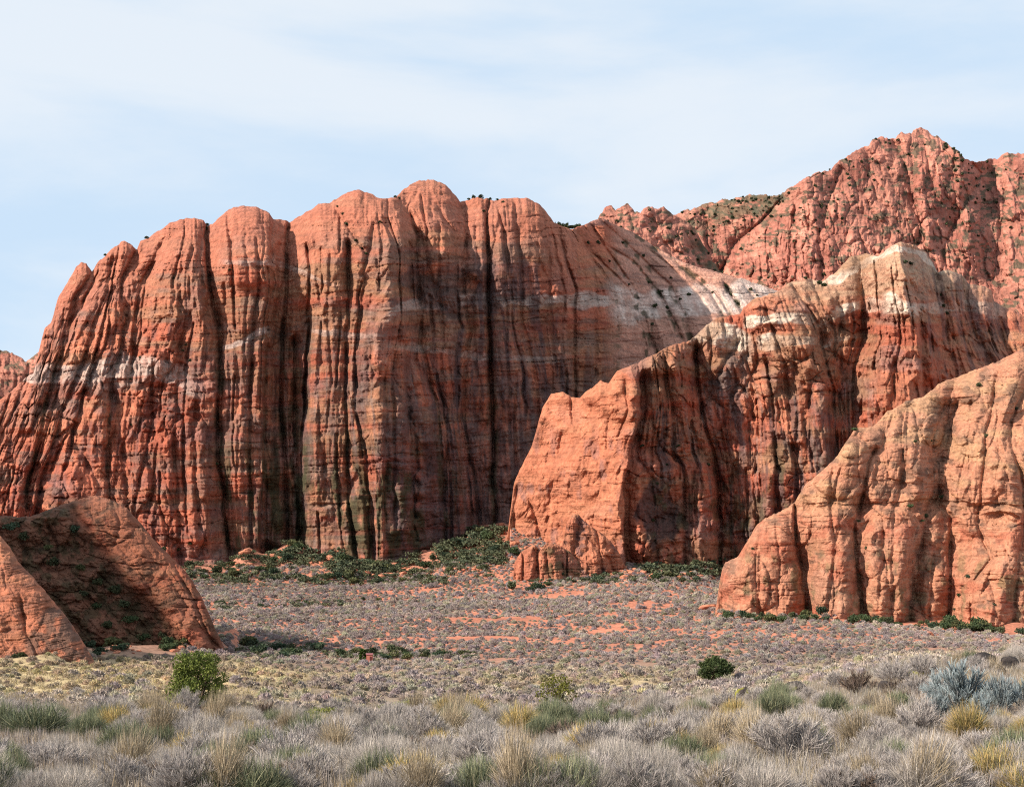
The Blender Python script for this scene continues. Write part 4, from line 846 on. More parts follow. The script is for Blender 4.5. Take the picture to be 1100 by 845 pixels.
for r_ in rowb: place_patch(*r_[:6], wpx=r_[6], ymin=105)
def rock_bush(r, px, py, w, lab, me=None, name='juniper', cat='juniper', grp=None, h=1.0, sink=.25):
    p = on_rock(r, px, py); ww = w*p[1]/F
    put(me or random.choice(GBfar), name, p-np.array([0, 0, ww*sink]), ww, ww*h, lab, cat, grp or lab.replace('juniper', 'junipers', 1).replace('bush', 'bushes', 1))
for px, py, w in [(120, 640, 9), (105, 625, 8), (60, 610, 8), (75, 570, 8), (140, 668, 10), (125, 690, 10), (150, 690, 10), (100, 655, 8), (165, 700, 9), (195, 700, 9), (30, 575, 8), (15, 570, 8), (90, 610, 7), (110, 700, 9), (180, 690, 9), (135, 650, 8), (55, 590, 6), (130, 700, 9), (85, 640, 6), (200, 708, 8), (118, 672, 8), (100, 690, 8)]:
    rock_bush(left, px+random.uniform(-5, 5), py+random.uniform(-5, 5), w*random.uniform(.8, 1.3), 'dark green bush in the shaded hollow of the left dome', random.choice(GB), 'green_bush', 'bush')
for px, py in [(222, 241), (157, 255), (113, 275), (221, 247), (362, 223), (368, 231), (372, 242), (382, 259), (388, 268), (393, 274), (408, 240), (424, 212), (428, 214), (503, 214), (508, 213), (526, 214), (534, 215), (516, 212), (540, 218), (519, 228), (246, 291), (186, 300), (148, 372), (140, 408), (141, 457), (232, 500), (238, 503), (150, 385), (200, 372), (205, 388), (196, 378), (166, 600), (204, 585), (176, 590), (190, 592)]:
    rock_bush(main, px, py, random.uniform(2, 3.6), 'small dark juniper clinging to the main cliff')
for px, py in [(642, 262), (654, 282), (668, 262), (631, 262), (675, 307), (696, 305), (703, 330), (709, 315), (717, 332), (740, 318), (730, 322), (779, 308), (785, 318), (790, 325), (793, 328), (813, 318), (806, 312), (765, 315), (775, 292), (700, 350), (720, 300), (690, 276)]:
    rock_bush(main, px, py, random.uniform(2, 4), 'small dark juniper in a joint of the slanting slickrock slope')
for px, py in [(880, 305), (885, 308), (972, 283), (978, 285), (1010, 318), (1012, 330), (1016, 338), (925, 335), (888, 345), (838, 455), (842, 440), (865, 300), (700, 560), (706, 520), (716, 500), (728, 480), (760, 500), (690, 480)]:
    rock_bush(mid, px, py, random.uniform(2, 4), 'small dark juniper on the banded butte')
for px, py in [(993, 555), (990, 560), (977, 545), (1012, 535), (1000, 475), (983, 475), (922, 560), (930, 590), (808, 590), (1060, 470), (1090, 440), (1040, 620), (1030, 640), (1025, 655), (1018, 660), (1068, 650), (918, 462), (1050, 415), (880, 655)]:
    rock_bush(right, px, py, random.uniform(2.5, 4.5), 'small green bush in a crack of the right outcrop', random.choice(GB), 'green_bush', 'bush')
g = np.random.default_rng(5); n = 0
while n < 200:
    px = g.uniform(720, 1110); tpm = terp(np.array([px]), SKY_M)[0]; py = tpm + abs(g.normal())*55
    dens = 0.25+0.9*(px < 860)*(py < 240) + 0.5*(abs(px-1040) < 25) + 0.3*(abs(py-tpm) < 4)
    if g.random() > dens or py > 330: continue
    rock_bush(mount, px, py, g.uniform(1.3, 2.8), 'tiny dark juniper dotting the distant mountain', h=1.1); n += 1
for i in range(26):
    px = random.uniform(640, 770); py = terp(np.array([px]), SKY_J)[0] + abs(random.gauss(0, 25)); rock_bush(ridge, px, py+1, random.uniform(1.4, 2.8), 'tiny dark juniper on the jumbled ridge')
for i in range(16):                                          # trees on the rim behind the cliff
    px = 594+i*1.9+random.uniform(-1, 1); Y = 820; p = world(px, 246-(0.1*(i % 3)), Y); put(random.choice(GBfar), 'juniper', p, random.uniform(1.4, 2.6), random.uniform(1.8, 4.2), 'far juniper on the skyline between the cliff and the jumbled ridge', 'juniper', 'far junipers on the skyline')
pl = link('plateau', mesh_np('plateau', np.array([[(p-CX)/F*y, y, (HZ-r)/F*y] for p, y, r in ((560, 780, 246), (645, 780, 246), (645, 900, 250), (560, 900, 250), (560, 790, 330), (645, 790, 330), (645, 900, 330), (560, 900, 330))]), np.array([[0, 1, 2, 3], [4, 5, 1, 0], [5, 6, 2, 1], [6, 7, 3, 2], [7, 4, 0, 3]]), np.tile(RED*.7, (8, 1)), M_far, False)); tag(pl, 'wooded plateau rim behind the cliff', kind='structure')

# --- green belt under the cliffs: ground cover
g = np.random.default_rng(77); tm = [leaf_cloud(150, lobes(60+s, 6, 1.0, 1.0), .17, seed=s, col=(.035+.012*s, .055+.006*s, .038), col2=(.13, .15, .085), fill=.5) for s in range(4)]
pp = []; ss = []
for cx, cy, sx, sy, n_ in [(255, 608, 62, 18, 190), (335, 588, 28, 22, 90), (400, 602, 50, 16, 110), (505, 588, 38, 20, 190), (440, 612, 90, 9, 120), (350, 624, 130, 5, 120), (615, 612, 45, 16, 110), (735, 602, 48, 18, 230), (830, 662, 50, 4, 26), (940, 668, 60, 4, 22), (1015, 668, 20, 8, 20), (690, 622, 60, 5, 40), (290, 700, 45, 7, 60), (430, 704, 80, 4, 60), (330, 650, 45, 3, 14), (245, 654, 14, 4, 10)]:
    for i in range(n_):
        p = ground_at(cx+g.uniform(-sx, sx), cy+g.uniform(-sy, sy), 300 if cy < 690 else 130); pp.append(p-np.array([0, 0, .1])); ss.append(g.uniform(3, 7.5)*(1.5 if cy < 606 else 1.1)*p[1]/F)
pp = np.array(pp); ss = np.array(ss)
V, Fl, Cc = merge_copies(tm, pp, ss, g.random(len(pp))*6.3, .7+.6*g.random((len(pp), 1))*np.ones((1, 3)), ss*.8)
o = link('green_scrub', mesh_np('green_scrub', V, Fl, Cc, M_flat, False)); tag(o, 'dark green scrub thickening at the foot of the cliffs', kind='stuff')

# --- boulders
def boulder(seed, n=3, k=.28):
    import bmesh
    bm = bmesh.new(); bmesh.ops.create_icosphere(bm, subdivisions=n, radius=1)
    V = np.array([v.co[:] for v in bm.verts]); g = np.random.default_rng(seed)
    for _ in range(9):                                        # cut facets
        d = g.normal(size=3); d /= np.linalg.norm(d); c = g.uniform(.55, .85); t = V@d; V = V-np.outer(np.maximum(t-c, 0)*.85, d)
    V *= (1+k*.4*fbm(V[:, 0]*2+seed, V[:, 1]*2+V[:, 2]*1.3, seed, 3))[:, None]
    T = np.array([[v.index for v in f_.verts] for f_ in bm.faces]); bm.free(); return V*np.array([1.1, .9, .7]), T
def bmesh_b(name, seed, c1, c2, lich=None):
    V, T = boulder(seed); t = sm(-.2, .4, fbm(V[:, 0]*2, V[:, 1]*2+V[:, 2]*2, seed+4, 3))
    c = mix(np.zeros((len(V), 3))+c1, c2, t)
    if lich is not None:
        l = sm(.05, .2, fbm(V[:, 0]*3+9, V[:, 2]*3+V[:, 1]*2, seed+8, 3)); c = mix(c, lich, l)
    return mesh_np(name, V, T, c, M_near, True)
BO = [bmesh_b('boulder', s, (.48, .20, .12), (.36, .15, .10)) for s in range(5)]
LV = [bmesh_b('lava_rock', 30+s, (.025, .022, .022), (.05, .042, .04), l) for s, l in enumerate([None, (.22, .22, .03), None, (.16, .17, .035)])]
def put_boulder(px, py, w, lab, grp=None, ymin=100, me=None, name='boulder', hh=1.0, cat='boulder'):
    p = ground_at(px, py, ymin); s = w*p[1]/F/2; o = link(name, me or random.choice(BO)); o.location = p+np.array([0, 0, s*.25*hh])
    o.scale = (s, s, s*hh); o.rotation_euler = (random.uniform(-.2, .2), random.uniform(-.2, .2), random.uniform(0, 6.3)); tag(o, lab, cat, grp); return o
for i in range(70):
    t = random.random(); px = 490+t*75+random.uniform(-12, 12); py = 622-t*45+random.gauss(0, 7)
    put_boulder(px, py, random.uniform(2.5, 9)*random.uniform(.6, 1.3), 'pale red boulder on the sunlit scree beside the flat wall', 'scree boulders beside the flat wall', 300, hh=random.uniform(.6, 1))
for i in range(40):
    put_boulder(random.uniform(165, 235), random.uniform(590, 616), random.uniform(2.5, 7), 'boulder in the scree at the left foot of the cliff', 'scree boulders at the left foot of the cliff', 300)
for i in range(26):
    put_boulder(random.uniform(590, 680), random.uniform(585, 625), random.uniform(3, 8), 'reddish boulder between the rock knob and the butte', 'boulders between the rock knob and the butte', 300)
for i in range(22):
    put_boulder(random.uniform(240, 470), random.uniform(590, 618), random.uniform(2, 6), 'boulder half hidden in bushes under the cliff', 'boulders under the cliff', 300)
def foot_boulders(x0, x1, n, o0, o1, lab, wpx, hh=(.6, 1)):
    for i in range(n):
        px = random.uniform(x0, x1); Y = contact(np.array([px]))[0]-random.uniform(o0, o1); X = (px-CX)/F*Y; row = HZ-float(ground_z(np.array([X]), np.array([Y]))[0])/Y*F
        put_boulder(px, row+.3, random.uniform(*wpx), lab, lab.replace('boulder', 'boulders', 1), Y*.93, hh=random.uniform(*hh))
foot_boulders(1000, 1045, 18, 2, 14, 'small orange boulder before the notch of the right outcrop', (3, 8))
foot_boulders(775, 1000, 30, 1, 8, 'small red boulder along the foot of the right outcrop', (2.5, 7))
foot_boulders(255, 540, 80, 8, 34, 'boulder half hidden in bushes under the main cliff', (4, 12))
foot_boulders(600, 768, 60, 8, 30, 'reddish boulder at the foot of the butte', (3.5, 11))
foot_boulders(110, 240, 26, 1, 7, 'brown boulder at the foot of the left dome', (3, 10))
put_boulder(764, 655, 30, 'low flat red slab left of the right outcrop', None, 100, BO[1], hh=.45)
put_boulder(997, 684, 13, 'pale upright boulder in front of the right outcrop notch', None, 100, BO[2], hh=1.2)
put_boulder(987, 668, 9, 'pale boulder leaning above the upright pale one', None, 100, BO[3], hh=1.0)

# --- hero tree
def limb(pts, rad, seg=7):
    pts = np.array(pts, float); V = []; 
    for i, p in enumerate(pts):
        d = pts[min(i+1, len(pts)-1)]-pts[max(i-1, 0)]; d /= np.linalg.norm(d); a = np.cross(d, [0.3, 1, .1]); a /= np.linalg.norm(a); b_ = np.cross(d, a)
        for k in range(seg): t = 2*np.pi*k/seg; V.append(p+rad[i]*(a*math.cos(t)+b_*math.sin(t)))
    Q = [(i*seg+k, i*seg+(k+1) % seg, (i+1)*seg+(k+1) % seg, (i+1)*seg+k) for i in range(len(pts)-1) for k in range(seg)]
    return np.array(V), np.array(Q)
def tree(name, p, H, W, seed, label, cat, c1, c2, nleaf, leaf, nl, limbs=7, fill=.3, low=.12, gap=1.0):
    root = bpy.data.objects.new(name, None); COL.objects.link(root); root.location = p; root.empty_display_size = .5; tag(root, label, cat)
    g = np.random.default_rng(seed); L_ = []; Vs = []; Qs = []; off = 0
    for i in range(nl):
        z = low+(0.9-low)*((i+.5)/nl); a = i*2.4+g.random(); env = math.sin(math.pi*min(1, (z*0.9+.12)))**.6
        r = W/2*env*g.uniform(.35, .95)*gap; s = W/2*g.uniform(.20, .34)
        L_.append((math.cos(a)*r, math.sin(a)*r, H*z, s, s, s*g.uniform(.7, 1.1)))
    for i in range(limbs):
        t = L_[int(i*nl/limbs)]; e = np.array(t[:3]); m_ = e*np.array([.45, .45, .5])+g.normal(size=3)*.05*H
        V, Q = limb([(g.normal()*.06, g.normal()*.06, -.15), m_*.5, m_, e], [.10*H/3, .07*H/3, .05*H/3, .015*H/3]); Vs.append(V); Qs.append(Q+off); off += len(V)
    V = np.concatenate(Vs); o = link('trunk', mesh_np('trunk', V, np.concatenate(Qs), np.full((len(V), 3), (.10, .075, .055)), M_brush), root)
    V, F_, C_ = leaf_cloud(nleaf, L_, leaf, seed=seed, col=c1, col2=c2, fill=fill)
    link('crown', mesh_np('crown', V, F_, C_, M_veg, False), root); return root
p = ground_at(212, 764, 40, 90); tree('tree', p, 66*p[1]/F, 68*p[1]/F, 3, 'bushy bright green tree standing alone in front of the left dome', 'tree', (.045, .07, .018), (.16, .19, .045), 9000, .075, 34)
p = ground_at(597, 762, 40, 90); tree('shrub', p, 38*p[1]/F, 48*p[1]/F, 4, 'loose yellow green shrub with bare stems in the middle of the flat', 'shrub', (.09, .10, .02), (.24, .24, .05), 1700, .07, 22, 12, .2)
p = ground_at(768, 731, 60, 200); tree('shrub', p, 26*p[1]/F, 38*p[1]/F, 5, 'round dark green shrub on the flat left of the black lichened rocks', 'shrub', (.03, .05, .02), (.09, .115, .045), 4200, .12, 30, fill=.15)
p = ground_at(390, 711, 100, 250); tree('small_tree', p, 15*p[1]/F, 10*p[1]/F, 6, 'small bright green tree next to the red box in the thicket', 'tree', (.03, .07, .015), (.09, .14, .03), 900, .22, 10, 4)

# --- red box (small shed) and the two posts
import bmesh
def box(name, x0, x1, y0, y1, z0, z1, mat, parent, bev=.02):
    bm = bmesh.new(); bmesh.ops.create_cube(bm, size=1)
    for v in bm.verts: v.co = ((x0+x1)/2+v.co.x*(x1-x0), (y0+y1)/2+v.co.y*(y1-y0), (z0+z1)/2+v.co.z*(z1-z0))
    bmesh.ops.bevel(bm, geom=bm.edges[:], offset=bev, segments=2, affect='EDGES'); me = bpy.data.meshes.new(name); bm.to_mesh(me); bm.free(); me.materials.append(mat); return link(name, me, parent)
def plain(name, c, rough=.85):
    m, nt, b = newmat(name, rough); n = nt.nodes.new('ShaderNodeTexNoise'); n.inputs['Scale'].default_value = 6; n.inputs['Detail'].default_value = 6
    r = nt.nodes.new('ShaderNodeMix'); r.data_type = 'RGBA'; r.inputs[6].default_value = (*[k*.7 for k in c], 1); r.inputs[7].default_value = (*[min(1, k*1.25) for k in c], 1)
    nt.links.new(n.outputs['Fac'], r.inputs[0]); nt.links.new(r.outputs[2], b.inputs['Base Color']); return m
Mred = plain('red_boards', (.42, .16, .12)); Mdk = plain('dark_opening', (.10, .03, .03)); Mroof = plain('roof', (.36, .15, .17)); Mwood = plain('old_wood', (.16, .12, .10))
p = ground_at(397, 712, 100, 250); u_ = p[1]/F
sh = bpy.data.objects.new('shed', None); COL.objects.link(sh); sh.location = p; tag(sh, 'small red box shed half sunk in the thicket beside the bright green tree', 'shed')
box('wall', -3.2*u_, 3.2*u_, -2*u_, 3*u_, -.3, 9.2*u_, Mred, sh); box('roof', -3.8*u_, 3.8*u_, -2.6*u_, 3.6*u_, 9.25*u_, 10.3*u_, Mroof, sh); box('door', .4*u_, 2.4*u_, -2.1*u_-.02, -2.0*u_, .3, 7.6*u_, Mdk, sh)
for px, py, h, lean, lab in ((393, 792, 30, 0.02, 'thin straight grey wooden post in the grass below the thicket'), (429, 789, 21, -.16, 'short leaning dark wooden stake right of the straight post')):
    p = ground_at(px, py, 20, 90); H = h*p[1]/F; V, Q = limb([(0, 0, -.3), (lean*H*.4+.01, 0, H*.45), (lean*H, .02, H*.97), (lean*H+.004, .02, H)], [.045, .04, .036, .012], 8)
    o = link('post', mesh_np('post', V, Q, np.full((len(V), 3), (.16, .12, .10)), M_near)); o.location = p; tag(o, lab, 'post')

# --- foreground brush
LAV = [(.31, .28, .275), (.37, .34, .325), (.26, .235, .235), (.43, .40, .37)]
PALE = [(.42, .39, .345), (.48, .45, .40), (.35, .32, .295), (.39, .355, .33)]
GRNB = [(.14, .17, .10), (.20, .22, .13), (.12, .145, .10), (.27, .27, .17)]
BLU = [(.21, .26, .27), (.28, .33, .34), (.16, .20, .21), (.30, .31, .31)]
YEL = [(.34, .28, .15), (.38, .31, .18), (.22, .21, .12), (.30, .26, .18)]
TANC = [(.38, .31, .21), (.31, .26, .19), (.42, .36, .26)]
BRN = [(.15, .11, .09), (.22, .17, .13), (.11, .085, .075)]
OLV = [(.16, .17, .06), (.24, .24, .08), (.11, .12, .05)]
KIND = {
 'grey_brush': [as_mesh('grey_brush', twigs(3600, .5, .62, .0027, 100+s, LAV, 60, dark=.6, tip=(.50, .47, .44), tipfrac=.4), M_brush) for s in range(4)],
 'pale_brush': [as_mesh('pale_brush', blades(2100, .5, .60, .0042, 110+s, PALE+LAV[1:2], base_r=.5, dark=.6), M_brush) for s in range(4)],
 'green_broom': [as_mesh('green_broom', blades(1500, .5, .62, .0060, 120+s, GRNB, base_r=.55, dark=.55), M_brush) for s in range(3)],
 'blue_sage': [as_mesh('blue_sage', twigs(2400, .5, .60, .0045, 130+s, BLU, 40, dark=.4, tip=(.34, .42, .45), tipfrac=.55), M_brush) for s in range(2)],
 'rabbitbrush': [as_mesh('rabbitbrush', blades(1300, .5, .62, .0055, 140+s, OLV+YEL, base_r=.4, dark=.5, tip=(.55, .41, .17), tipfrac=.5), M_brush) for s in range(3)],
 'tan_grass': [as_mesh('tan_grass', blades(700, .42, .75, .0045, 150+s, TANC, base_r=.35, dark=.7, gust=.1), M_brush) for s in range(3)],
 'brown_brush': [as_mesh('brown_brush', twigs(1500, .5, .55, .0045, 160+s, BRN, 34), M_brush) for s in range(2)],
 'olive_bush': [as_mesh('olive_bush', leaf_cloud(1500, lobes(170+s, 12, .5, .62), .035, seed=s, col=(.10, .12, .03), col2=(.25, .26, .08), fill=.4), M_veg) for s in range(2)],
}
CATN = {'grey_brush': 'brush', 'pale_brush': 'brush', 'green_broom': 'shrub', 'blue_sage': 'sagebrush', 'rabbitbrush': 'rabbitbrush', 'tan_grass': 'grass clump', 'brown_brush': 'brush', 'olive_bush': 'bush'}
cnt = {}
def fg(kind, px, py, w, h, label=None, group=None, ymin=12.5, ymax=120):
    p = ground_at(px, py, ymin, ymax); s = w*p[1]/F; hz = h*p[1]/F/.62
    o = link(kind, random.choice(KIND[kind])); o.location = p-np.array([0, 0, .03]); o.scale = (s, s*random.uniform(.8, 1.0), hz); o.rotation_euler[2] = random.uniform(0, 6.3)
    tag(o, label, CATN[kind], group); cnt[kind] = cnt.get(kind, 0)+1
    return p
HERO = [
 ('green_broom', 40, 792, 110, 42, 'broad dark green broomy shrub at the left edge above the pale brush'), ('green_broom', 95, 794, 60, 34, None), ('green_broom', 135, 810, 90, 42, 'grey green spreading shrub below the left dome'), ('green_broom', 175, 808, 60, 34, None),
 ('green_broom', 256, 822, 38, 34, 'compact dark green tuft below the bright green tree'), ('green_broom', 14, 850, 60, 54, 'green shrub cut by the bottom left corner'), ('green_broom', 578, 796, 46, 32, 'dark green tuft right of centre in the foreground'), ('green_broom', 640, 792, 60, 38, 'wide green shrub in the centre foreground'),
 ('green_broom', 702, 782, 46, 28, 'small blue green tuft in a row of green shrubs'), ('green_broom', 832, 770, 66, 32, 'dark green shrub below the black lichened rock'), ('green_broom', 895, 770, 54, 32, 'green shrub right of the lichened rocks'), ('green_broom', 880, 815, 36, 44, 'teal green stems rising out of grey brush'), ('green_broom', 552, 782, 26, 22, None), ('green_broom', 608, 790, 34, 26, None), ('green_broom', 670, 786, 40, 28, None),
 ('rabbitbrush', 732, 812, 42, 34, 'golden topped round bush with green stems in the middle foreground'), ('rabbitbrush', 1040, 795, 64, 48, 'yellow topped bush in front of the blue grey sage'), ('rabbitbrush', 382, 856, 70, 26, 'golden bush cut by the bottom edge'), ('rabbitbrush', 470, 806, 54, 28, 'yellow bush left of the centre foreground'), ('rabbitbrush', 285, 818, 44, 22, 'small gold bush left of the bottom centre'), ('rabbitbrush', 567, 812, 36, 22, None), ('rabbitbrush', 300, 812, 30, 18, None), ('rabbitbrush', 45, 842, 34, 18, None), ('rabbitbrush', 1075, 780, 40, 22, None),
 ('grey_brush', 850, 822, 120, 66, 'largest rounded grey lavender bush in the right foreground'), ('grey_brush', 985, 792, 70, 50, 'dome shaped lavender grey bush left of the yellow topped bush'), ('grey_brush', 60, 832, 90, 40, 'mauve grey bush in the left foreground'), ('grey_brush', 215, 832, 54, 34, None), ('grey_brush', 325, 812, 60, 40, None), ('grey_brush', 520, 832, 90, 54, 'wide grey bush at the bottom centre'), ('grey_brush', 640, 845, 80, 44, None), ('grey_brush', 560, 852, 70, 50, None), ('grey_brush', 780, 765, 50, 28, 'grey thicket beside the round dark green shrub'), ('grey_brush', 815, 758, 46, 24, None), ('grey_brush', 740, 845, 70, 40, None), ('grey_brush', 130, 855, 80, 50, None), ('grey_brush', 900, 740, 40, 22, None), ('grey_brush', 960, 735, 60, 30, None), ('grey_brush', 990, 728, 50, 28, None), ('grey_brush', 245, 760, 26, 18, None), ('grey_brush', 82, 748, 24, 12, None),
 ('blue_sage', 1035, 766, 112, 62, 'large blue grey sage bush in front of the black rocks'), ('blue_sage', 1010, 755, 50, 40, None), ('blue_sage', 1075, 768, 56, 50, 'blue grey sage at the right edge'), ('blue_sage', 1100, 762, 50, 40, None), ('blue_sage', 1055, 780, 50, 40, None), ('blue_sage', 1005, 775, 44, 36, None),
 ('brown_brush', 395, 822, 40, 28, 'dark leafless bush left of the bottom centre'), ('brown_brush', 435, 830, 46, 34, None), ('brown_brush', 790, 848, 60, 30, None), ('brown_brush', 920, 748, 60, 40, 'tan rounded bare bush between the grey brush and the lichened rock'), ('brown_brush', 1080, 800, 40, 20, None),
 ('olive_bush', 350, 778, 44, 20, 'yellow green bush left of the two posts'), ('olive_bush', 432, 764, 40, 14, 'low yellow green bush above the two posts'), ('olive_bush', 495, 762, 34, 12, None), ('olive_bush', 385, 777, 30, 14, None), ('olive_bush', 1062, 802, 24, 12, None), ('olive_bush', 395, 818, 20, 12, None), ('olive_bush', 580, 775, 18, 10, None), ('olive_bush', 415, 768, 24, 12, None),
]
avoid = []
for k, px, py, w, h, lab in HERO:
    zone = 'left' if px < 370 else ('middle' if px < 740 else 'right')
    nm = {'grey_brush': 'leafless grey bush', 'green_broom': 'green broomy shrub', 'rabbitbrush': 'small yellow flowered bush', 'blue_sage': 'blue grey sage clump', 'brown_brush': 'dark brown bare bush', 'olive_bush': 'yellow green leafy bush'}[k]
    fg(k, px, py, w, h, lab or f'{nm} in the {zone} foreground', None if lab else f'{nm}es in the {zone} foreground'.replace('shrubes', 'shrubs').replace('clumpes', 'clumps')); avoid.append((px, py, w))
# filler, row by row from the brow to the camera
g = np.random.default_rng(21)
def fill(n, r0, r1, kinds, wts, wpx, tag_="foreground"):
    for i in range(n):
        px = g.uniform(-130, 1230); t = g.random(); py = r0+(r1-r0)*t
        up = np.interp(px, [0, 700, 800, 900, 1000, 1100], [0, 0, 12, 34, 56, 66]); py = py - up*(1-t)
        k = g.choice(kinds, p=np.array(wts)/sum(wts))
        sz = np.interp(py, [720, 780, 850], [wpx[0], wpx[1], wpx[2]])*g.uniform(.7, 1.35)
        hh = sz*g.uniform(.42, .62)*(1.3 if k == 'tan_grass' else 1)
        if any(abs(px-a[0]) < a[2]*.45 and -4 < py-a[1] < a[2]*.16 for a in avoid): continue
        zone = 'left' if px < 370 else ('middle' if px < 740 else 'right')
        row = 'far brow of the' if py < 790-up*.6 else ('middle of the' if py < 825 else 'very front of the')
        nm = {'grey_brush': 'leafless lavender grey bush', 'pale_brush': 'pale straw grey bush', 'green_broom': 'green stemmed tuft', 'blue_sage': 'blue grey sage', 'rabbitbrush': 'gold tipped bush', 'tan_grass': 'tan dry grass clump', 'brown_brush': 'dark brown twiggy bush', 'olive_bush': 'yellow green leafy bush'}[k]
        where = {'left': 'left', 'middle': 'middle', 'right': 'right'}[zone]
        fg(k, px, py, sz, hh, f'{nm} at the {row} {where} foreground', f'{nm}es, {where} foreground, {row.split()[0]} rows')
fill(375, 772, 800, ['grey_brush', 'pale_brush', 'green_broom', 'rabbitbrush', 'tan_grass', 'brown_brush'], [.28, .27, .19, .09, .09, .08], (34, 46, 74))
fill(470, 800, 872, ['grey_brush', 'pale_brush', 'green_broom', 'rabbitbrush', 'tan_grass', 'brown_brush'], [.33, .37, .10, .06, .09, .05], (40, 50, 80))
print('fg', cnt)
# fine dry grass between the bushes: ground cover
gt = [blades(26, .16, .34, .0032, 300+s, PALE+TANC+LAV[:1], base_r=.7, dark=.6) for s in range(6)]
nG = 18000; Yg = 12.5+np.random.default_rng(3).random(nG)**1.3*62; pg = RNG.uniform(-160, 1260, nG); Xg = (pg-CX)/F*Yg
sg = (0.8+0.7*RNG.random(nG))*np.interp(Yg, [12, 30, 75], [.8, 1.0, 1.35])
V, Fl, Cc = merge_copies(gt, np.stack([Xg, Yg, ground_z(Xg, Yg)-.02], 1), sg, RNG.random(nG)*6.3, (0.75+.5*RNG.random((nG, 1)))*np.stack([1+.1*fbm(Xg/3, Yg/3, 3), 1+0*Xg, 1-.12*fbm(Xg/4, Yg/4, 4)], 1))
o = link('dry_grass', mesh_np('dry_grass', V, Fl, Cc, M_brush, False)); tag(o, 'fine dry grass filling the gaps of the foreground brush', kind='stuff')
# straw tufts on the pale flat behind
st = [blades(16, .5, .36, .02, 330+s, TANC+[(.5, .42, .2)], base_r=.6, dark=.7) for s in range(4)]
nS = 5200; Yg = RNG.uniform(60, 135, nS); pg = RNG.uniform(-60, 900, nS); Xg = (pg-CX)/F*Yg; kk = RNG.random(nS) < ground_masks(Xg, Yg)[2]+.1; Xg, Yg = Xg[kk], Yg[kk]; nS = len(Xg)
V, Fl, Cc = merge_copies(st, np.stack([Xg, Yg, ground_z(Xg, Yg)-.03], 1), .6+.7*RNG.random(nS), RNG.random(nS)*6.3, .8+.4*RNG.random((nS, 1))*np.ones((1, 3)))
o = link('straw_grass', mesh_np('straw_grass', V, Fl, Cc, M_brush, False)); tag(o, 'yellow straw grass on the flat before the left dome', kind='stuff')

# black lichened rocks on the brow
for px, py, w, hh, k, lab in [(798, 750, 11, 1.7, 1, 'tall black rock with yellow lichen at its foot, leftmost of the dark rocks'), (853, 749, 18, 1.3, 3, 'rounded black rock spotted with yellow green lichen'), (957, 742, 20, .8, 2, 'dark rock half buried in pale grass'), (985, 725, 16, 1.0, 1, 'mossy black rock in the grey brush'), (997, 732, 10, .9, 0, 'small black rock beside the mossy one'),
                          (1058, 713, 16, 1.1, 0, 'jagged black rock on the skyline of the brow above the sage'), (1068, 722, 14, 1.2, 2, 'second black rock right below the jagged one'), (1084, 714, 13, 1.1, 0, 'rightmost black rock on the brow')]:
    p = put_boulder(px, py+3, w*1.9, lab, None, 20, LV[k], 'lava_rock', hh, 'rock')

# ------------------------------------------------------------------ unseen rock wall, added left of frame to shade the left dome
a = np.linspace(0, 1, 160)[None, :]; hgt = np.linspace(0, 1, 70)[:, None]
cx_ = np.interp(a, [0, .35, .7, 1], SHADE_WALL[0]); cy_ = np.interp(a, [0, .35, .7, 1], SHADE_WALL[1]); top_ = np.interp(a, [0, .35, .7, 1], SHADE_WALL[2]) + 7*fbm(a*14, a*0, 3, 4)
q = hgt*2; up = np.where(q < 1, q, 1)+0*a; over = np.maximum(q-1, 0)+0*a
wz = -20+(top_+20)*(1-(1-np.minimum(q, 1))**1.2) - 0.5*(over**2)*(top_+20)
wx_ = cx_ - 30*up**2 - 90*over + 6*fbm(a*30, hgt*3, 5, 4) + 0*q; wy_ = cy_+0*q + 3*fbm(a*30+7, hgt*5, 6, 3)
V = np.stack([wx_, wy_, wz], -1); n0, n1 = V.shape[:2]; idx = np.arange(n0*n1).reshape(n0, n1)
f = np.stack([idx[:-1, :-1], idx[:-1, 1:], idx[1:, 1:], idx[1:, :-1]], -1).reshape(-1, 4)
cw = mix(np.zeros((n0, n1, 3))+RED, ORG, sm(-.3, .4, fbm(wy_/20, wz/6, 4))); o = link('shade_wall', mesh_np('shade_wall', V.reshape(-1, 3), f, cw.reshape(-1, 3), M_near)); tag(o, 'unseen rock wall added out of frame to shade the left dome', kind='structure')

# ------------------------------------------------------------------ sky, sun, camera
SUN_EL, SUN_AZ = radians(34), radians(-113)     # azimuth measured clockwise from +Y (view direction): behind-left
w = bpy.data.worlds.new('World'); scene.world = w; w.use_nodes = True; nt = w.node_tree; N = nt.nodes; L = nt.links
bg = N['Background']; bg.inputs['Strength'].default_value = 0.068
sk = N.new('ShaderNodeTexSky'); sk.sky_type = 'NISHITA'; sk.sun_disc = False; sk.sun_elevation = SUN_EL; sk.sun_rotation = SUN_AZ; sk.altitude = 1000; sk.air_density = 1.0; sk.dust_density = 1.5; sk.ozone_density = 1.5
tc = N.new('ShaderNodeTexCoord'); mp = N.new('ShaderNodeMapping'); mp.inputs['Scale'].default_value = (1.1, 1.1, 4.2); mp.inputs['Rotation'].default_value = (.1, .16, 0); L.new(tc.outputs['Generated'], mp.inputs['Vector'])
no = N.new('ShaderNodeTexNoise'); no.inputs['Scale'].default_value = 1.9; no.inputs['Detail'].default_value = 8; no.inputs['Roughness'].default_value = .55; no.inputs['Distortion'].default_value = .3; L.new(mp.outputs[0], no.inputs['Vector'])
sp = N.new('ShaderNodeSeparateXYZ'); L.new(tc.outputs['Generated'], sp.inputs[0])
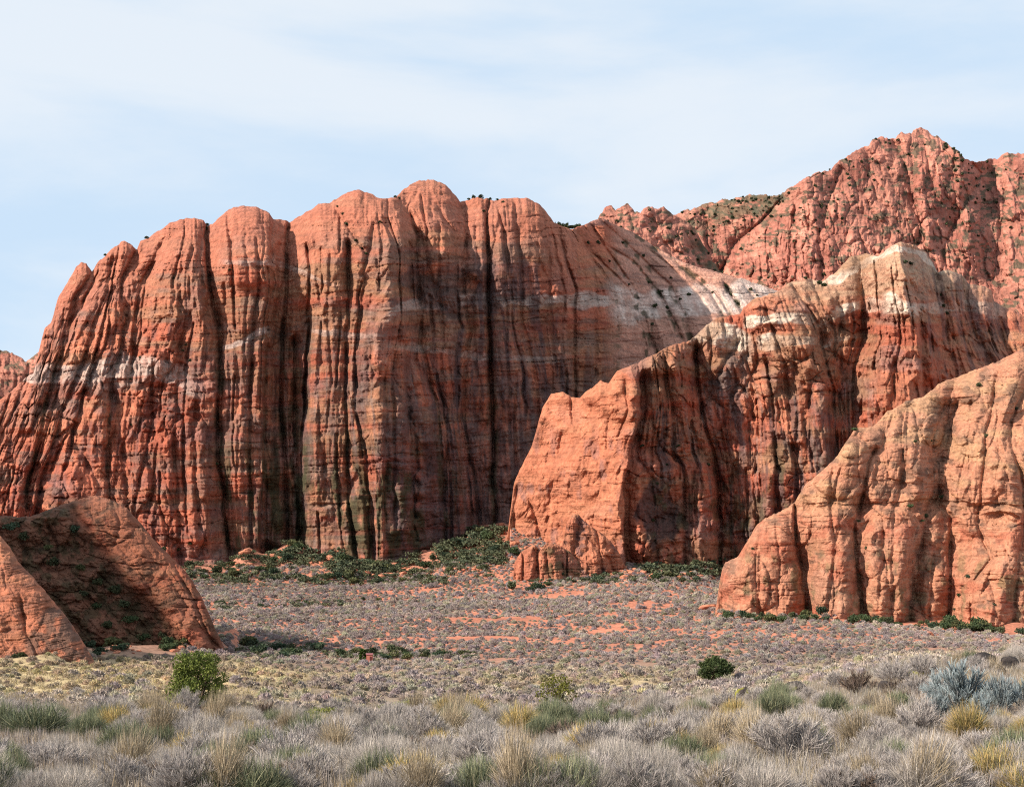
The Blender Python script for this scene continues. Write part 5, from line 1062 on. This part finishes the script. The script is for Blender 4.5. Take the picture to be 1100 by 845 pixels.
g1 = N.new('ShaderNodeMath'); g1.operation = 'MULTIPLY_ADD'; L.new(sp.outputs[2], g1.inputs[0]); g1.inputs[1].default_value = .45; L.new(no.outputs['Fac'], g1.inputs[2])
g2 = N.new('ShaderNodeMath'); g2.operation = 'MULTIPLY_ADD'; L.new(sp.outputs[0], g2.inputs[0]); g2.inputs[1].default_value = .12; L.new(g1.outputs[0], g2.inputs[2])
rp = N.new('ShaderNodeMapRange'); rp.inputs['From Min'].default_value = .47; rp.inputs['From Max'].default_value = .74; rp.interpolation_type = 'SMOOTHSTEP'; L.new(g2.outputs[0], rp.inputs['Value'])
cc = N.new('ShaderNodeMix'); cc.data_type = 'RGBA'; L.new(rp.outputs[0], cc.inputs[0]); cc.inputs[6].default_value = (5.4, 6.8, 8.3, 1); cc.inputs[7].default_value = (7.2, 7.8, 8.4, 1)
mx = N.new('ShaderNodeMix'); mx.data_type = 'RGBA'; mx.inputs[0].default_value = .88; L.new(sk.outputs[0], mx.inputs[6]); L.new(cc.outputs[2], mx.inputs[7])
L.new(mx.outputs[2], bg.inputs['Color'])
from mathutils import Vector
sd = Vector((math.sin(SUN_AZ)*math.cos(SUN_EL), math.cos(SUN_AZ)*math.cos(SUN_EL), math.sin(SUN_EL)))
ld = bpy.data.lights.new('sun', 'SUN'); ld.energy = 4.9; ld.angle = radians(1.2); ld.color = (1, .86, .72)
lo = bpy.data.objects.new('sun', ld); COL.objects.link(lo); lo.rotation_euler = (-sd).to_track_quat('-Z', 'Y').to_euler(); lo.location = (0, 0, 100)
cd = bpy.data.cameras.new('camera'); co = bpy.data.objects.new('camera', cd); COL.objects.link(co); co.location = (0, 0, 0); co.rotation_euler = (radians(90), 0, 0)
cd.sensor_width = 36; cd.lens = 36*F/1100; cd.shift_y = (HZ-422.5)/1100; cd.clip_end = 20000; cd.clip_start = .1
scene.camera = co
scene.view_settings.view_transform = 'Standard'; scene.view_settings.look = 'None'; scene.view_settings.gamma = 1; scene.view_settings.exposure = 0.85
scene.cycles.max_bounces = 5; scene.cycles.diffuse_bounces = 3; scene.cycles.use_denoising = False; scene.cycles.filter_width = 1.1
